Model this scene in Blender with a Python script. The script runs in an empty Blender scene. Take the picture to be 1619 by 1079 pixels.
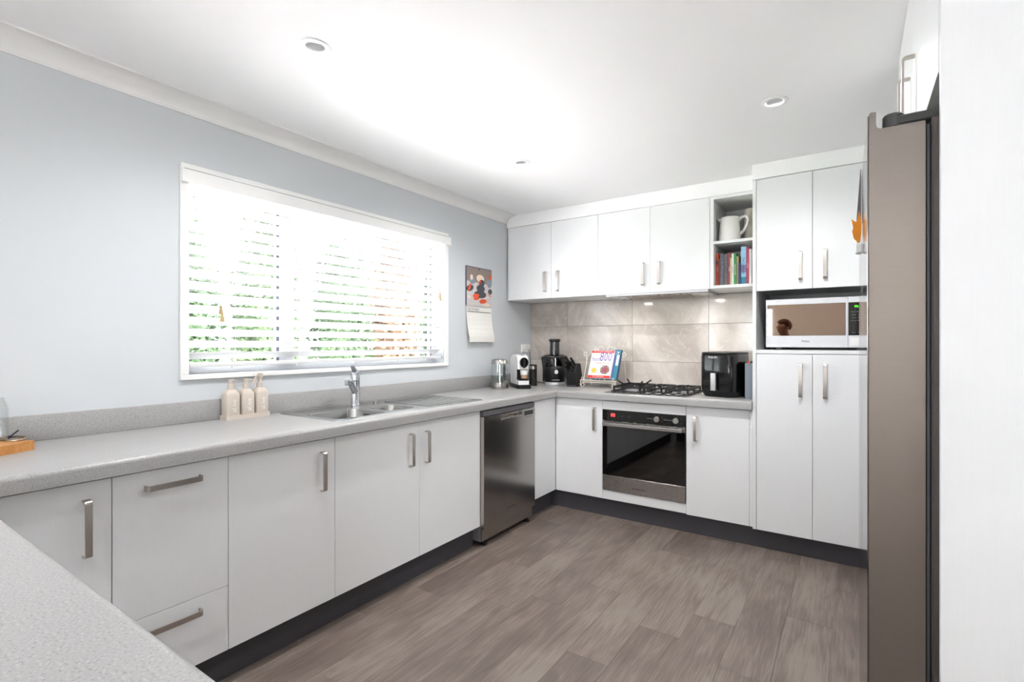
import bpy, bmesh, math, random
from mathutils import Vector, Matrix
random.seed(7)
S = bpy.context.scene
COL = S.collection
R = math.radians

# ------------------------------------------------------------------ camera
cam_d = bpy.data.cameras.new('camera')
cam = bpy.data.objects.new('camera', cam_d); COL.objects.link(cam)
cam.location = (2.4779, -3.9771, 1.2564)
cam.rotation_euler = (R(90), 0, R(34.1192))
cam_d.sensor_width = 36.0
cam_d.lens = 798.92 / 1619 * 36.0
cam_d.shift_y = 3.6 / 1619
cam_d.clip_start = 0.02
S.camera = cam

# ------------------------------------------------------------------ sky and exposure
W = bpy.data.worlds.new('overcast_sky'); S.world = W
W.use_nodes = True
bg = W.node_tree.nodes['Background']
bg.inputs['Color'].default_value = (0.90, 0.955, 1.0, 1)
bg.inputs['Strength'].default_value = 3.0
S.view_settings.view_transform = 'Standard'
S.view_settings.look = 'None'
S.view_settings.gamma = 1
S.view_settings.use_curve_mapping = False
S.view_settings.exposure = 2.28


sun_d = bpy.data.lights.new('sun', 'SUN'); sun_d.energy = 32; sun_d.angle = R(2); sun_d.color = (.97, .95, 1)
sun = bpy.data.objects.new('sun', sun_d); COL.objects.link(sun)
sun.rotation_euler = (0, R(24), 0)     # high sun over the far side of the house


def portal(name, loc, rot, sx, sy):
    """sampling guide for the sky light entering at a window of the room"""
    l = bpy.data.lights.new(name, 'AREA'); l.shape = 'RECTANGLE'
    l.size = sx; l.size_y = sy; l.cycles.is_portal = True
    o = bpy.data.objects.new(name, l); COL.objects.link(o)
    o.location = loc; o.rotation_euler = rot
    return o


portal('sky_portal_rear_window', (.725, -8.64, 1.4), (R(90), 0, 0), .85, 1.2)
portal('sky_portal_side_window', (5.64, -7.05, 1.1), (0, R(90), 0), 2.0, 1.1)
portal('sky_portal_left_window', (-.14, -7.2, 1.075), (0, R(-90), 0), 2.05, 1.6)
portal('sky_portal_kitchen_window', (-.14, -2.06, 1.571), (0, R(-90), 0), .918, 1.705)

# ------------------------------------------------------------------ materials


def lin(c):
    if isinstance(c, str):
        c = c.lstrip('#'); v = [int(c[i:i + 2], 16) / 255 for i in (0, 2, 4)]
        return tuple(x / 12.92 if x <= .04045 else ((x + .055) / 1.055) ** 2.4 for x in v)
    return tuple(c)


def new_mat(name):
    m = bpy.data.materials.new(name); m.use_nodes = True
    nt = m.node_tree
    return m, nt, nt.nodes['Principled BSDF']


def mat(name, color, rough=.5, metal=0., var=0., vscale=8., bump=0., bscale=60., stretch=(1, 1, 1),
        coat=0., emit=None, estr=0., spec=.5, trans=0., sub=0., ior=1.45, rvar=0.):
    m, nt, b = new_mat(name)
    c = lin(color)
    b.inputs['Base Color'].default_value = (*c, 1)
    b.inputs['Roughness'].default_value = rough
    b.inputs['Metallic'].default_value = metal
    b.inputs['Specular IOR Level'].default_value = spec
    b.inputs['Coat Weight'].default_value = coat
    b.inputs['Coat Roughness'].default_value = .05
    b.inputs['Transmission Weight'].default_value = trans
    b.inputs['IOR'].default_value = ior
    if emit:
        b.inputs['Emission Color'].default_value = (*lin(emit), 1)
        b.inputs['Emission Strength'].default_value = estr
    N, L = nt.nodes, nt.links
    if True:
        tc = N.new('ShaderNodeTexCoord'); mp = N.new('ShaderNodeMapping')
        mp.inputs['Scale'].default_value = stretch
        L.new(tc.outputs['Object'], mp.inputs['Vector'])
    if True:
        vv = max(var, .012)
        n = N.new('ShaderNodeTexNoise'); n.inputs['Scale'].default_value = vscale; n.inputs['Detail'].default_value = 4
        L.new(mp.outputs['Vector'], n.inputs['Vector'])
        r = N.new('ShaderNodeMapRange')
        r.inputs['To Min'].default_value = 1 - vv; r.inputs['To Max'].default_value = 1 + vv
        L.new(n.outputs['Fac'], r.inputs['Value'])
        x = N.new('ShaderNodeVectorMath'); x.operation = 'SCALE'
        x.inputs[0].default_value = c
        L.new(r.outputs['Result'], x.inputs['Scale'])
        L.new(x.outputs['Vector'], b.inputs['Base Color'])
    if bump > 0 or rvar > 0:
        n2 = N.new('ShaderNodeTexNoise'); n2.inputs['Scale'].default_value = bscale; n2.inputs['Detail'].default_value = 3
        L.new(mp.outputs['Vector'], n2.inputs['Vector'])
        if bump > 0:
            bp = N.new('ShaderNodeBump'); bp.inputs['Strength'].default_value = bump; bp.inputs['Distance'].default_value = .002
            L.new(n2.outputs['Fac'], bp.inputs['Height']); L.new(bp.outputs['Normal'], b.inputs['Normal'])
        if rvar > 0:
            r2 = N.new('ShaderNodeMapRange')
            r2.inputs['To Min'].default_value = max(0, rough - rvar); r2.inputs['To Max'].default_value = rough + rvar
            L.new(n2.outputs['Fac'], r2.inputs['Value']); L.new(r2.outputs['Result'], b.inputs['Roughness'])
    return m


def mat_pane(name, tint=(1, 1, 1), refl=.08, rough=0.0):
    """thin clear pane: lets light straight through, reflects a little"""
    m, nt, b = new_mat(name)
    N, L = nt.nodes, nt.links
    N.remove(b)
    t = N.new('ShaderNodeBsdfTransparent'); t.inputs['Color'].default_value = (*tint, 1)
    g = N.new('ShaderNodeBsdfGlossy'); g.inputs['Roughness'].default_value = rough
    f = N.new('ShaderNodeFresnel')
    ge = N.new('ShaderNodeNewGeometry'); ir = N.new('ShaderNodeMapRange')     # same reflectance from both sides of the thin wall
    ir.inputs['To Min'].default_value = 1.45; ir.inputs['To Max'].default_value = 1 / 1.45
    L.new(ge.outputs['Backfacing'], ir.inputs['Value']); L.new(ir.outputs['Result'], f.inputs['IOR'])
    mx = N.new('ShaderNodeMixShader')
    a = N.new('ShaderNodeMath'); a.operation = 'ADD'; a.inputs[1].default_value = refl - .04; a.use_clamp = True
    L.new(f.outputs['Fac'], a.inputs[0]); L.new(a.outputs[0], mx.inputs['Fac'])
    L.new(t.outputs[0], mx.inputs[1]); L.new(g.outputs[0], mx.inputs[2])
    L.new(mx.outputs[0], N['Material Output'].inputs['Surface'])
    return m


def mat_speckle(name, base, dark, light):
    m, nt, b = new_mat(name)
    N, L = nt.nodes, nt.links
    tc = N.new('ShaderNodeTexCoord')
    n = N.new('ShaderNodeTexNoise'); n.inputs['Scale'].default_value = 260; n.inputs['Detail'].default_value = 2
    L.new(tc.outputs['Object'], n.inputs['Vector'])
    cr = N.new('ShaderNodeValToRGB')
    e = cr.color_ramp.elements
    e[0].position = .30; e[0].color = (*lin(dark), 1)
    e[1].position = .70; e[1].color = (*lin(light), 1)
    x = cr.color_ramp.elements.new(.44); x.color = (*lin(base), 1)
    x = cr.color_ramp.elements.new(.58); x.color = (*lin(base), 1)
    L.new(n.outputs['Fac'], cr.inputs['Fac'])
    v = N.new('ShaderNodeTexVoronoi'); v.inputs['Scale'].default_value = 120
    L.new(tc.outputs['Object'], v.inputs['Vector'])
    lt = N.new('ShaderNodeMath'); lt.operation = 'LESS_THAN'; lt.inputs[1].default_value = .16
    L.new(v.outputs['Distance'], lt.inputs[0])
    w = N.new('ShaderNodeMath'); w.operation = 'MULTIPLY'; w.inputs[1].default_value = .3
    L.new(lt.outputs[0], w.inputs[0])
    mx = N.new('ShaderNodeMixRGB'); mx.inputs['Color2'].default_value = (*lin(dark), 1)
    L.new(w.outputs[0], mx.inputs['Fac']); L.new(cr.outputs['Color'], mx.inputs['Color1'])
    L.new(mx.outputs['Color'], b.inputs['Base Color'])
    b.inputs['Roughness'].default_value = .32
    return m


def mat_wood(name, cols, yscale=.9, xscale=9., rough=.45, dist=.7):
    m, nt, b = new_mat(name)
    N, L = nt.nodes, nt.links
    tc = N.new('ShaderNodeTexCoord'); oi = N.new('ShaderNodeObjectInfo')
    ad = N.new('ShaderNodeVectorMath'); ad.operation = 'ADD'
    ml = N.new('ShaderNodeMath'); ml.operation = 'MULTIPLY'; ml.inputs[1].default_value = 37.
    L.new(oi.outputs['Random'], ml.inputs[0])
    L.new(tc.outputs['Object'], ad.inputs[0]); L.new(ml.outputs[0], ad.inputs[1])
    mp = N.new('ShaderNodeMapping'); mp.inputs['Scale'].default_value = (xscale, yscale, xscale)
    L.new(ad.outputs['Vector'], mp.inputs['Vector'])
    n = N.new('ShaderNodeTexNoise'); n.inputs['Scale'].default_value = 1.6; n.inputs['Detail'].default_value = 6
    n.inputs['Roughness'].default_value = .62; n.inputs['Distortion'].default_value = dist
    L.new(mp.outputs['Vector'], n.inputs['Vector'])
    mp2 = N.new('ShaderNodeMapping'); mp2.inputs['Scale'].default_value = (xscale * 9, yscale * 3, xscale)
    L.new(ad.outputs['Vector'], mp2.inputs['Vector'])
    n2 = N.new('ShaderNodeTexNoise'); n2.inputs['Scale'].default_value = 2.5; n2.inputs['Detail'].default_value = 4
    L.new(mp2.outputs['Vector'], n2.inputs['Vector'])
    n3 = N.new('ShaderNodeTexNoise'); n3.inputs['Scale'].default_value = 3.2; n3.inputs['Detail'].default_value = 2
    L.new(ad.outputs['Vector'], n3.inputs['Vector'])
    a = N.new('ShaderNodeMath'); a.operation = 'MULTIPLY_ADD'; a.inputs[1].default_value = .35
    L.new(n2.outputs['Fac'], a.inputs[0])
    h = N.new('ShaderNodeMath'); h.operation = 'MULTIPLY'; h.inputs[1].default_value = .45
    L.new(n.outputs['Fac'], h.inputs[0]); L.new(h.outputs[0], a.inputs[2])
    a3 = N.new('ShaderNodeMath'); a3.operation = 'MULTIPLY_ADD'; a3.inputs[1].default_value = .3
    L.new(n3.outputs['Fac'], a3.inputs[0]); L.new(a.outputs[0], a3.inputs[2])
    a2 = N.new('ShaderNodeMath'); a2.operation = 'MULTIPLY_ADD'; a2.inputs[1].default_value = .10
    L.new(oi.outputs['Random'], a2.inputs[0]); L.new(a3.outputs[0], a2.inputs[2])
    cr = N.new('ShaderNodeValToRGB'); e = cr.color_ramp.elements
    e[0].position = .42; e[0].color = (*lin(cols[0]), 1)
    e[1].position = .72; e[1].color = (*lin(cols[2]), 1)
    x = cr.color_ramp.elements.new(.58); x.color = (*lin(cols[1]), 1)
    L.new(a2.outputs[0], cr.inputs['Fac']); L.new(cr.outputs['Color'], b.inputs['Base Color'])
    bp = N.new('ShaderNodeBump'); bp.inputs['Strength'].default_value = .12; bp.inputs['Distance'].default_value = .001
    L.new(n2.outputs['Fac'], bp.inputs['Height']); L.new(bp.outputs['Normal'], b.inputs['Normal'])
    b.inputs['Roughness'].default_value = rough
    return m


def mat_stone(name, c0, c1, c2):
    m, nt, b = new_mat(name)
    N, L = nt.nodes, nt.links
    tc = N.new('ShaderNodeTexCoord'); oi = N.new('ShaderNodeObjectInfo')
    ml = N.new('ShaderNodeMath'); ml.operation = 'MULTIPLY'; ml.inputs[1].default_value = 23.
    L.new(oi.outputs['Random'], ml.inputs[0])
    ad = N.new('ShaderNodeVectorMath'); ad.operation = 'ADD'
    L.new(tc.outputs['Object'], ad.inputs[0]); L.new(ml.outputs[0], ad.inputs[1])
    n = N.new('ShaderNodeTexNoise'); n.inputs['Scale'].default_value = 2.6; n.inputs['Detail'].default_value = 9
    n.inputs['Distortion'].default_value = 1.1; n.inputs['Roughness'].default_value = .6
    L.new(ad.outputs['Vector'], n.inputs['Vector'])
    cr = N.new('ShaderNodeValToRGB'); e = cr.color_ramp.elements
    e[0].position = .32; e[0].color = (*lin(c0), 1); e[1].position = .68; e[1].color = (*lin(c2), 1)
    x = e.new(.5); x.color = (*lin(c1), 1)
    L.new(n.outputs['Fac'], cr.inputs['Fac'])
    w = N.new('ShaderNodeTexNoise'); w.inputs['Scale'].default_value = 3.4; w.inputs['Detail'].default_value = 5
    w.inputs['Distortion'].default_value = 1.6
    L.new(ad.outputs['Vector'], w.inputs['Vector'])
    s1 = N.new('ShaderNodeMath'); s1.operation = 'SUBTRACT'; s1.inputs[1].default_value = .5
    s2 = N.new('ShaderNodeMath'); s2.operation = 'ABSOLUTE'
    s3 = N.new('ShaderNodeMapRange'); s3.inputs['From Max'].default_value = .012
    s3.inputs['To Min'].default_value = .35; s3.inputs['To Max'].default_value = 0
    L.new(w.outputs['Fac'], s1.inputs[0]); L.new(s1.outputs[0], s2.inputs[0]); L.new(s2.outputs[0], s3.inputs['Value'])
    mx = N.new('ShaderNodeMixRGB'); mx.inputs['Color2'].default_value = (*lin('#e6e1da'), 1)
    L.new(s3.outputs['Result'], mx.inputs['Fac']); L.new(cr.outputs['Color'], mx.inputs['Color1'])
    L.new(mx.outputs['Color'], b.inputs['Base Color'])
    b.inputs['Roughness'].default_value = .11
    return m


def mat_slat(name):
    m, nt, b = new_mat(name)
    N, L = nt.nodes, nt.links
    b.inputs['Base Color'].default_value = (.82, .82, .82, 1); b.inputs['Roughness'].default_value = .4
    t = N.new('ShaderNodeBsdfTranslucent'); t.inputs['Color'].default_value = (.92, .93, .94, 1)
    mx = N.new('ShaderNodeMixShader'); mx.inputs['Fac'].default_value = .07
    L.new(b.outputs[0], mx.inputs[1]); L.new(t.outputs[0], mx.inputs[2])
    L.new(mx.outputs[0], N['Material Output'].inputs['Surface'])
    return m


M = {}
M['wall'] = mat('wall_paint', '#ced2d5', .75, var=.015, vscale=2, bump=.06, bscale=180)
M['rearwall'] = mat('rear_wall_paint', '#cfc9c2', .8, var=.02, vscale=2)
M['ceil'] = mat('ceiling_paint', '#f8f8f8', .85, var=.01, vscale=2)
M['trim'] = mat('trim_paint', '#eeeeec', .5, var=.01)
M['cab'] = mat('white_melamine', '#ecedee', .42, var=.02, vscale=14, stretch=(14, 14, .6), bump=.10, bscale=26)
M['cabh'] = mat('white_melamine_edge', '#e9eaea', .45, var=.012)
M['kick'] = mat('charcoal_laminate', '#46454a', .5, var=.05, vscale=40, bump=.05)
M['counter'] = mat_speckle('speckled_grey_laminate', '#a5a4a3', '#888786', '#bab9b7')
M['floor'] = mat_wood('grey_oak_plank', ('#5c504a', '#72655d', '#897e75'), yscale=.9, xscale=7, dist=1.8)
M['board'] = mat_wood('oiled_board', ('#a5642c', '#b97a3c', '#cc9256'), yscale=1.5, xscale=14)
M['tile'] = mat_stone('stone_look_tile', '#aea59c', '#c3bbb3', '#d6d0c9')
M['grout'] = mat('grout', '#8d867f', .9)
M['nickel'] = mat('brushed_nickel', '#c4bdb7', .32, 1, var=.05, vscale=60, stretch=(1, 1, 12), rvar=.08)
M['steel'] = mat('brushed_steel', '#b0adaa', .27, 1, var=.03, vscale=12, stretch=(.5, .5, 40), rvar=.03)
M['sinksteel'] = mat('sink_steel', '#b7b7b6', .2, 1, var=.03, vscale=30, rvar=.07)
M['dwsteel'] = mat('dishwasher_steel', '#a9a6a3', .2, 1, var=.04, vscale=30, stretch=(1, 1, 30), rvar=.05, bscale=40)
M['fridge'] = mat('fridge_steel', '#958e8a', .3, 1, var=.05, vscale=10, stretch=(1, 1, 40), rvar=.05, bscale=10)
M['fridgefront'] = mat('fridge_front_steel', '#a09b98', .12, 1, var=.03, vscale=20)
M['fridgebody'] = mat('fridge_side_paint', '#6c6663', .45, .3, var=.04, bump=.5, bscale=260)
M['chrome'] = mat('chrome', '#c9ccd2', .06, 1)
M['blackgloss'] = mat('black_glass', '#0d0e0f', .04, spec=.5, coat=.3)
M['black'] = mat('black_plastic', '#141416', .38, var=.1, bump=.05, bscale=200)
M['blackmatt'] = mat('matt_black', '#1a1a1c', .6, var=.1, bump=.1, bscale=150)
M['iron'] = mat('cast_iron_enamel', '#232327', .5, var=.12, bump=.15, bscale=150)
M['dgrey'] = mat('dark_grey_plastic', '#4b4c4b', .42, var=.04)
M['mgrey'] = mat('grey_plastic', '#7d7e80', .4, var=.03)
M['sealplate'] = mat('slate_black_plastic', '#3e424b', .45, var=.05)
M['seal'] = mat('rubber_seal', '#2c2c2e', .55)
M['sealgrey'] = mat('grey_seal', '#5e5e62', .4)
M['white'] = mat('white_plastic', '#eeeeec', .35)
M['mw'] = mat('microwave_white', '#dcdde0', .3, var=.01)
M['mirror'] = mat('bronze_mirror_glass', '#87786d', .02, 1)
M['slat'] = mat_slat('blind_slat_white')
M['pane'] = mat_pane('window_glass')
M['clear'] = mat_pane('clear_glass', (.97, .985, .985), .10)
M['water'] = mat_pane('water', (.80, .86, .86), .07)
M['smoke'] = mat_pane('smoky_plastic', (.36, .34, .38), .10, .05)
M['ovenglass'] = mat_pane('oven_door_glass', (.10, .11, .10), .10)
M['cream'] = mat('beige_bottle', '#cabfb3', .5, var=.02)
M['ceramic'] = mat('white_ceramic', '#eceae5', .2, var=.02, vscale=30, bump=.25, bscale=70, coat=.3)
M['stonevase'] = mat('weathered_cream_glaze', '#d9d4c8', .5, var=.10, vscale=22, bump=.25, bscale=40)
M['straw'] = mat('cream_paper', '#d8c8a4', .7, var=.08, vscale=20)
M['alum'] = mat('white_aluminium', '#d9dadf', .35, var=.01)
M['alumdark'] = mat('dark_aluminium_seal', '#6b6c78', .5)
M['paper'] = mat('paper', '#eceae4', .7, var=.02, vscale=30)
M['ink'] = mat('ink', '#3a3a3e', .7)
M['inklight'] = mat('pale_ink', '#8f9090', .7)
M['red'] = mat('red_print', '#d9322c', .5, var=.04)
M['orange'] = mat('orange_print', '#e8582a', .5, var=.1, vscale=60)
M['yellow'] = mat('yellow_print', '#eec24c', .5)
M['purple'] = mat('purple_print', '#6f56a5', .5, var=.05)
M['plum'] = mat('plum_print', '#7a4a96', .5)
M['teal'] = mat('teal_print', '#2f7f96', .5, var=.12, vscale=40)
M['navy'] = mat('navy_print', '#2b3f66', .5, var=.1, vscale=40)
M['sky'] = mat('light_blue_print', '#8fbcd6', .5, var=.1, vscale=50)
M['green'] = mat('green_print', '#2f9a4c', .5, var=.06, vscale=40)
M['dullred'] = mat('dull_red_print', '#a0555a', .5, var=.06)
M['greybook'] = mat('grey_print', '#6f6a70', .5, var=.15, vscale=50)
M['marble'] = mat('marbled_print', '#74747c', .5, var=.95, vscale=85)
M['tan'] = mat('tan_print', '#b59c76', .6, var=.06)
M['pink'] = mat('pink_print', '#d6405e', .5, var=.05)
M['brownred'] = mat('brown_red_print', '#8c4038', .5, var=.05)
M['lilac'] = mat('lilac_print', '#7d7aa0', .5)
M['greenred'] = mat('dark_green_print', '#2d5a48', .5)
M['photo_brown'] = mat('photo_brown', '#93827a', .5, var=.08, vscale=12)
M['photo_pale'] = mat('photo_pale', '#cfc8c6', .5, var=.08, vscale=20)
M['photo_stone'] = mat('photo_stone', '#4d5157', .5, var=.2, vscale=30)
M['photo_blue'] = mat('photo_stone_blurred', '#8a939e', .5, var=.15, vscale=30)
M['photo_glow'] = mat('photo_glow', '#ecd9c6', .5, var=.05)
M['glow_red'] = mat('red_led', '#ff2a2a', .5, emit='#ff3030', estr=1.3)
M['glow_green'] = mat('green_led', '#35ff1c', .5, emit='#35ff1c', estr=1.2)
M['lens'] = mat('lit_lens', '#f4f4f2', .4, emit='#ffffff', estr=.10)
M['coffee'] = mat('milky_coffee', '#c09a78', .5)
M['milk'] = mat('milk_foam', '#e9e8e6', .6)
M['silver'] = mat('silver_plastic', '#c7c7c9', .35, .4)
M['caddygrey'] = mat('slate_plastic', '#7c858e', .42, var=.02)
M['leaf_orange'] = mat('autumn_leaf', '#f59a2a', .6, var=.2, vscale=40)
M['ribbon'] = mat('navy_ribbon', '#1e2433', .7)
M['brass'] = mat('worn_steel', '#a08f7c', .3, 1)
M['wire'] = mat('cream_painted_wire', '#ebe4d8', .45, var=.05, vscale=60)
M['filter'] = mat('hood_filter', '#8f8479', .4, .8)
M['lawn'] = mat('lawn_grass', '#7f9a5c', .9, var=.25, vscale=3)
M['paving'] = mat('concrete_paving', '#c8c8c6', .9, var=.06, vscale=4)
M['bouncestone'] = mat('bounce_stone', '#b2b1af', .9, var=.06, vscale=4)
M['fencewood'] = mat('grey_fence_board', '#a9a29b', .8, var=.1, vscale=6, stretch=(1, 8, 1))
M['leafA'] = mat('leaf_green', '#3f5636', .6, var=.3, vscale=6)
M['leafB'] = mat('leaf_pale_green', '#566a48', .6, var=.3, vscale=6)
M['leafC'] = mat('leaf_bronze', '#6f5540', .6, var=.3, vscale=6)
M['bark'] = mat('bark', '#7a6552', .9, var=.2, vscale=20)
M['petal'] = mat('petal_red', '#e0604a', .6, var=.2, vscale=20)

# ------------------------------------------------------------------ mesh helpers


def nbm():
    return bmesh.new()


def box(bm, x0, x1, y0, y1, z0, z1, bev=0., seg=1):
    r = bmesh.ops.create_cube(bm, size=1)
    vs = r['verts']
    for v in vs:
        v.co = Vector((x0 + (x1 - x0) * (v.co.x + .5), y0 + (y1 - y0) * (v.co.y + .5), z0 + (z1 - z0) * (v.co.z + .5)))
    if bev > 0:
        es = list({e for v in vs for e in v.link_edges})
        bmesh.ops.bevel(bm, geom=es, offset=bev, segments=seg, profile=.5, affect='EDGES')
    return bm


def ring_pts(c, n, r, seg, ph=0.):
    n = Vector(n).normalized()
    a = Vector((0, 0, 1)) if abs(n.z) < .9 else Vector((1, 0, 0))
    u = n.cross(a).normalized(); v = n.cross(u)
    return [Vector(c) + (u * math.cos(ph + 2 * math.pi * i / seg) + v * math.sin(ph + 2 * math.pi * i / seg)) * r for i in range(seg)]


def loft(bm, rings, cap0=True, cap1=True, closed=True):
    vr = [[bm.verts.new(p) for p in r] for r in rings]
    for a, b in zip(vr, vr[1:]):
        n = len(a)
        for i in range(n if closed else n - 1):
            j = (i + 1) % n
            try:
                bm.faces.new((a[i], a[j], b[j], b[i]))
            except ValueError:
                pass
    if cap0 and closed: bm.faces.new(list(reversed(vr[0])))
    if cap1 and closed: bm.faces.new(vr[-1])
    return vr


def cyl(bm, p0, p1, r0, r1=None, seg=20, cap=True):
    r1 = r0 if r1 is None else r1
    d = Vector(p1) - Vector(p0)
    loft(bm, [ring_pts(p0, d, r0, seg), ring_pts(p1, d, r1, seg)], cap, cap)
    return bm


def lathe(bm, prof, c=(0, 0, 0), seg=28, cap0=True, cap1=True):
    rings = []
    for r, z in prof:
        rings.append([Vector((c[0] + r * math.cos(2 * math.pi * i / seg), c[1] + r * math.sin(2 * math.pi * i / seg), c[2] + z)) for i in range(seg)])
    loft(bm, rings, cap0, cap1)
    return bm


def tube(bm, pts, r, seg=8, closed=False):
    pts = [Vector(p) for p in pts]
    n = len(pts); rings = []
    up = None
    for i, p in enumerate(pts):
        if closed:
            d = pts[(i + 1) % n] - pts[i - 1]
        else:
            d = pts[min(i + 1, n - 1)] - pts[max(i - 1, 0)]
        d.normalize()
        if up is None:
            a = Vector((0, 0, 1)) if abs(d.z) < .9 else Vector((1, 0, 0))
            up = (a - d * a.dot(d)).normalized()
        else:
            up = (up - d * up.dot(d)).normalized()
        s = d.cross(up)
        rr = r[i] if isinstance(r, (list, tuple)) else r
        rings.append([p + (up * math.cos(2 * math.pi * k / seg) + s * math.sin(2 * math.pi * k / seg)) * rr for k in range(seg)])
    if closed:
        rings.append(rings[0])
        loft(bm, rings, False, False)
        bmesh.ops.remove_doubles(bm, verts=bm.verts, dist=1e-6)
    else:
        loft(bm, rings)
    return bm


def frame(o, x, y):
    x = Vector(x).normalized(); y = Vector(y).normalized(); z = x.cross(y)
    return Matrix(((x.x, y.x, z.x, o[0]), (x.y, y.y, z.y, o[1]), (x.z, y.z, z.z, o[2]), (0, 0, 0, 1)))


def prism(bm, poly, mtx, d0, d1):
    """polygon in the frame's xy plane, extruded along its z from d0 to d1"""
    a = [mtx @ Vector((p[0], p[1], d0)) for p in poly]
    b = [mtx @ Vector((p[0], p[1], d1)) for p in poly]
    loft(bm, [a, b])
    return bm


def rrect(x0, x1, y0, y1, r, n=4):
    pts = []
    for cx, cy, a0 in ((x1 - r, y1 - r, 0), (x0 + r, y1 - r, 90), (x0 + r, y0 + r, 180), (x1 - r, y0 + r, 270)):
        for i in range(n + 1):
            a = R(a0 + 90 * i / n)
            pts.append((cx + r * math.cos(a), cy + r * math.sin(a)))
    return pts


def ellipse(cx, cy, rx, ry, n=24, rot=0.):
    c, s = math.cos(rot), math.sin(rot)
    return [(cx + rx * math.cos(t) * c - ry * math.sin(t) * s, cy + rx * math.cos(t) * s + ry * math.sin(t) * c)
            for t in (2 * math.pi * i / n for i in range(n))]


def flat(bm, poly, mtx, h=0., mi=0):
    f = bm.faces.new([bm.verts.new(mtx @ Vector((p[0], p[1], h))) for p in poly])
    f.material_index = mi
    return f


def cells(xs, ys, keep):
    return [(i, j) for i in range(len(xs) - 1) for j in range(len(ys) - 1) if keep((xs[i] + xs[i + 1]) / 2, (ys[j] + ys[j + 1]) / 2)]


def slab(bm, us, vs, keep, lo, hi, axis):
    """slab with rectangular holes: us/vs are the cut lines, axis the thickness axis (0,1,2)"""
    cs = set(cells(us, vs, keep))
    cache = {}

    def V(i, j, k):
        if (i, j, k) not in cache:
            t = hi if k else lo
            p = {0: (t, us[i], vs[j]), 1: (us[i], t, vs[j]), 2: (us[i], vs[j], t)}[axis]
            cache[(i, j, k)] = bm.verts.new(p)
        return cache[(i, j, k)]
    for (i, j) in cs:
        bm.faces.new((V(i, j, 1), V(i + 1, j, 1), V(i + 1, j + 1, 1), V(i, j + 1, 1)))
        bm.faces.new((V(i, j, 0), V(i, j + 1, 0), V(i + 1, j + 1, 0), V(i + 1, j, 0)))
        for (di, dj, e) in ((-1, 0, ((i, j), (i, j + 1))), (1, 0, ((i + 1, j + 1), (i + 1, j))), (0, -1, ((i + 1, j), (i, j))), (0, 1, ((i, j + 1), (i + 1, j + 1)))):
            if (i + di, j + dj) not in cs:
                a, b = e
                bm.faces.new((V(*a, 0), V(*b, 0), V(*b, 1), V(*a, 1)))
    bmesh.ops.recalc_face_normals(bm, faces=bm.faces)
    return bm


_tc = {}


def text(bm, s, size, mtx, ax='CENTER', h=.0004, mi=0):
    cu = bpy.data.curves.new('t', 'FONT'); cu.body = s; cu.size = size
    cu.align_x = ax; cu.align_y = 'CENTER'; cu.resolution_u = 2
    o = bpy.data.objects.new('t', cu)
    me = bpy.data.meshes.new_from_object(o)
    vs = [bm.verts.new(mtx @ Vector((v.co.x, v.co.y, h))) for v in me.vertices]
    for p in me.polygons:
        try:
            f = bm.faces.new([vs[i] for i in p.vertices]); f.material_index = mi
        except ValueError:
            pass
    bpy.data.objects.remove(o); bpy.data.curves.remove(cu); bpy.data.meshes.remove(me)
    return bm


def origin_of(o):
    v = Vector((0, 0, 0))
    while o:
        v += o.location; o = o.parent
    return v


def part(name, bm, m, parent=None, smooth=True, local=False, normals=True, ang=35):
    """links a bmesh as one mesh object; geometry is given in world space unless local"""
    if normals: bmesh.ops.recalc_face_normals(bm, faces=bm.faces)
    if parent is not None and not local:
        bmesh.ops.translate(bm, verts=bm.verts, vec=-origin_of(parent))
    me = bpy.data.meshes.new(name); bm.to_mesh(me); bm.free()
    for x in (m if isinstance(m, (list, tuple)) else [m]): me.materials.append(x)
    if smooth:
        me.polygons.foreach_set('use_smooth', [True] * len(me.polygons))
        me.set_sharp_from_angle(angle=R(ang))
    o = bpy.data.objects.new(name, me); COL.objects.link(o)
    if parent: o.parent = parent
    return o


def tag(o, label, cat, group=None):
    o['label'] = label; o['category'] = cat
    if group: o['group'] = group
    return o


def thing(name, label, cat, loc=(0, 0, 0), rz=0., group=None):
    o = bpy.data.objects.new(name, None); COL.objects.link(o)
    o.empty_display_size = .05
    o.location = loc; o.rotation_euler = (0, 0, rz)
    return tag(o, label, cat, group)


def struct(name, bm, m, **k):
    o = part(name, bm, m, **k); o['kind'] = 'structure'; return o


def one(name, label, cat, bm, m, loc, group=None, local=False, **k):
    """a thing that is a single mesh, origin at its base"""
    if not local: bmesh.ops.translate(bm, verts=bm.verts, vec=-Vector(loc))
    o = part(name, bm, m, None, **k); o.location = loc
    return tag(o, label, cat, group)


def bx(name, m, parent, *a, bev=0., seg=1):
    return part(name, box(nbm(), *a, bev=bev, seg=seg), m, parent)


def strap(bm, o, xd, yd, Ln, s=.030, w=.018, t=.0055, r=.011, n=5):
    """flat bar pull handle with bent ends; xd along, yd away from the door"""
    F = frame(o, xd, yd)
    out, inn = [(0, 0)], [(t, 0)]
    ri = max(r - t, .002)
    for i in range(n + 1):
        a = R(180 - 90 * i / n)
        out.append((r + r * math.cos(a), s - r + r * math.sin(a)))
        inn.append((t + ri + ri * math.cos(a), s - t - ri + ri * math.sin(a)))
    out += [(Ln - x, y) for x, y in reversed(out)]
    inn += [(Ln - x, y) for x, y in reversed(inn)]
    rings = [[F @ Vector((a[0], a[1], -w / 2)), F @ Vector((a[0], a[1], w / 2)), F @ Vector((b[0], b[1], w / 2)), F @ Vector((b[0], b[1], -w / 2))] for a, b in zip(out, inn)]
    loft(bm, rings)
    return bm


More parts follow.
